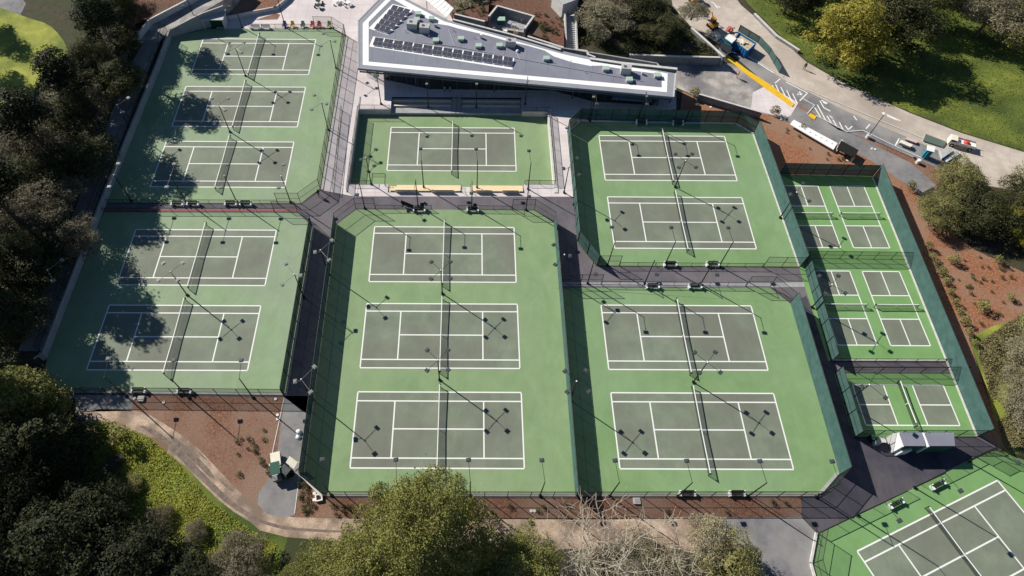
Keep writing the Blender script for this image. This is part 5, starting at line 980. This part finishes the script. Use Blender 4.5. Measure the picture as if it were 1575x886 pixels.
# right group
t = thing('flatbed_truck', 'white flatbed truck with a red object on its bed at the roadside', 'truck'); c = G(1481, 226); t.location = (c.x, c.y, 0); t.rotation_euler = (0, 0, -.38); t.scale = (.8, .8, .8)
MB().box((0, 0, 1.1), (4.2, 2.0, .2)).build('bed', ROOFW, t)
for sy in (-1.0, 1.0): MB().box((0, sy, 1.4), (4.2, .08, .5)).build('side_board', CREAM, t)
MB().box((-2.9, 0, 1.2), (1.5, 1.9, 1.6)).build('cab', CREAM, t); MB().box((-2.9, 0, 1.72), (1.0, 1.95, .45)).build('cab_glass', GLASSD, t); MB().dome((.1, .1, 1.2), .75, .55).build('load', mat('red_object', (.55, .05, .04), rough=.5), t)
for sx in (-2.7, 1.2):
    for sy in (-.95, .95): wh = MB().tube((sx, sy-.12, .45), (sx, sy+.12, .45), .45, n=12).build('tyre', RUB, t); MB().tube((sx, sy-.13, .45), (sx, sy+.13, .45), .2, n=8).build('rim', ALU, wh)
t = thing('portable_toilet', 'blue portable toilet with white roof beside the flatbed truck', 'portable toilet'); quadbox('roof', t, [(1427, 223), (1439, 226), (1437, 234), (1426, 231)], 2.2, 2.35, WHITE); quadbox('body', t, [(1428, 224.5), (1438, 227), (1436, 233.5), (1427, 230.5)], 0, 2.195, TEAL); c = G(1424, 237, 1); MB().box((c.x, c.y, 1), (.06, .8, 1.9), -.3).build('door', mat('teal_door', (0, 0, 0)), t)
for k, (pts, z1, m_, lb) in enumerate((([(1424, 206), (1456, 218), (1450, 226), (1420, 216)], .3, mat('grey_green_sheet', (.10, .14, .12), rough=.9), 'flat grey green tarpaulin beside the road'), ([(1386, 215), (1404, 222), (1401, 226), (1384, 219)], .8, CREAM, 'cream crate on the parking lane'), ([(1395, 211), (1412, 217), (1410, 220), (1393, 214)], .5, mat('pink_board', (.60, .45, .42), rough=.8), 'pink grey board stack at the lane edge'), ([(1446, 230), (1463, 226), (1466, 232), (1450, 243)], .9, HVAC, 'grey pallet load between toilet and truck'), ([(1452, 244), (1474, 232), (1477, 236), (1456, 249)], .5, mat('pale_blue_board', (.55, .60, .75), rough=.6), 'pale blue board leaning below the truck'))):
    t = thing('site_material', lb, 'building material'); quadbox('base', t, pts, 0, z1*.7, CONG); P_ = [g2(a, b, z1) for a, b in pts]; MB().prism(P_, z1*.7+.002, z1).build('top', m_, t)
for k, (px, py) in enumerate(((1334, 212), (1411, 251))):
    p = G(px, py); t = thing('light_base', ('white concrete lamp base in the parking mulch', 'round white post base near the blue toilet')[k], 'lamp base', (p.x, p.y, 0)); MB().tube((0, 0, 0), (0, 0, .8), .4, n=12).build('footing', CONW, t)
    if k == 0: MB().tube((0, 0, .8), (0, 0, 6), .09, .06).build('pole', POST, t); MB().box((0, .2, 6.05), (.4, .6, .12)).build('lamp_head', GLASSB, t)
    else: MB().dome((0, 0, .8), .38, .15).build('cap', WHITE, t)
# ---------------------------------------------------------------- plaza tables
for k, (px, py) in enumerate(((490, 5), (491, 12), (518, 5), (526, 4), (536, 8), (573, 113))):
    p = G(px, py); t = thing('plaza_table', ('dark round table at the top of the plaza', 'second dark round table below it on the plaza', 'white round table on the plaza, west of three', 'white round table on the plaza, middle of three', 'white round table on the plaza nearest the clubhouse', 'green table under the west eave of the clubhouse')[k], 'table', (p.x, p.y, .02))
    m_ = (DARKM, DARKM, WHITE, WHITE, WHITE, SKYL)[k]; MB().tube((0, 0, .7), (0, 0, .75), .55, n=14).build('tabletop', m_, t); MB().tube((0, 0, 0), (0, 0, .7), .06).tube((0, 0, 0), (0, 0, .04), .3, n=10).build('pedestal', HVAC, t)
    for q in range(3): a = q*2.1+k; MB().tube((math.cos(a)*.95, math.sin(a)*.95, 0), (math.cos(a)*.95, math.sin(a)*.95, .45), .2, n=8).build('stool', m_, t)
# ---------------------------------------------------------------- people
def person(label, px, py, cloth, legs_c, rz=0.0, z=0.0, stride=.25, hat=None):
    p = G(px, py, z); t = thing('person', label, 'person', (p.x, p.y, z+.02), rz)
    me = bpy.data.meshes.new('body')
    V = [(0, 0, .95), (0, 0, 1.2), (0, 0, 1.42), (0, .02, 1.52), (0, .03, 1.66), (.19, 0, 1.40), (.26, .06, 1.12), (.24, .2, .90), (-.19, 0, 1.40), (-.27, -.04, 1.12), (-.24, .08, .88), (.10, 0, .90), (.11, stride*.6, .50), (.11, stride*.5, .08), (.11, stride*.5+.16, .04), (-.10, 0, .90), (-.11, -stride*.3, .50), (-.11, -stride*.9, .08), (-.11, -stride*.9+.16, .04), (.235, .25, .80), (-.235, .13, .78)]
    Rr = [.15, .14, .15, .06, .11, .07, .05, .038, .07, .05, .038, .09, .065, .045, .04, .09, .065, .045, .04, .035, .035]
    E = [(0, 1), (1, 2), (2, 3), (3, 4), (2, 5), (5, 6), (6, 7), (7, 19), (2, 8), (8, 9), (9, 10), (10, 20), (0, 11), (11, 12), (12, 13), (13, 14), (0, 15), (15, 16), (16, 17), (17, 18)]
    me.from_pydata(V, E, []); o = bpy.data.objects.new('body', me); link(o, t); sk = o.modifiers.new('skin', 'SKIN'); o.modifiers.new('sub', 'SUBSURF').levels = 1
    for i, rr in enumerate(Rr): me.skin_vertices[0].data[i].radius = (rr, rr)
    me.skin_vertices[0].data[0].use_root = True; me.materials.append(legs_c)
    MB().tube((0, 0, .92), (0, 0, 1.2), .185, .19, 10).tube((0, 0, 1.2), (0, 0, 1.46), .19, .12, 10).build('jacket', cloth, t)
    MB().dome((0, .02, 1.66), .125, .13, 10).build('hair', hat or RUB, t)
skin = mat('skin', (.45, .28, .2), rough=.6)
person('worker in orange vest walking on the driveway', 1133, 120, mat('orange_vest', (.75, .22, .04), rough=.8), skin, 1.0, hat=mat('orange_vest', (0, 0, 0)))
person('person in dark clothes walking on the road', 1236, 107, DARKM, DARKM, 2.2)
person('person in dark clothes standing at the corner of the northwest fence', 491, 302, DARKM, DARKM, .4)
person('person on the shaded clubhouse terrace, left one of a pair', 684, 142, mat('grey_shirt', (.3, .32, .35), rough=.8), DARKM, 0)
person('person standing right of the other on the clubhouse terrace', 692, 142, mat('grey_shirt', (0, 0, 0)), DARKM, 1)
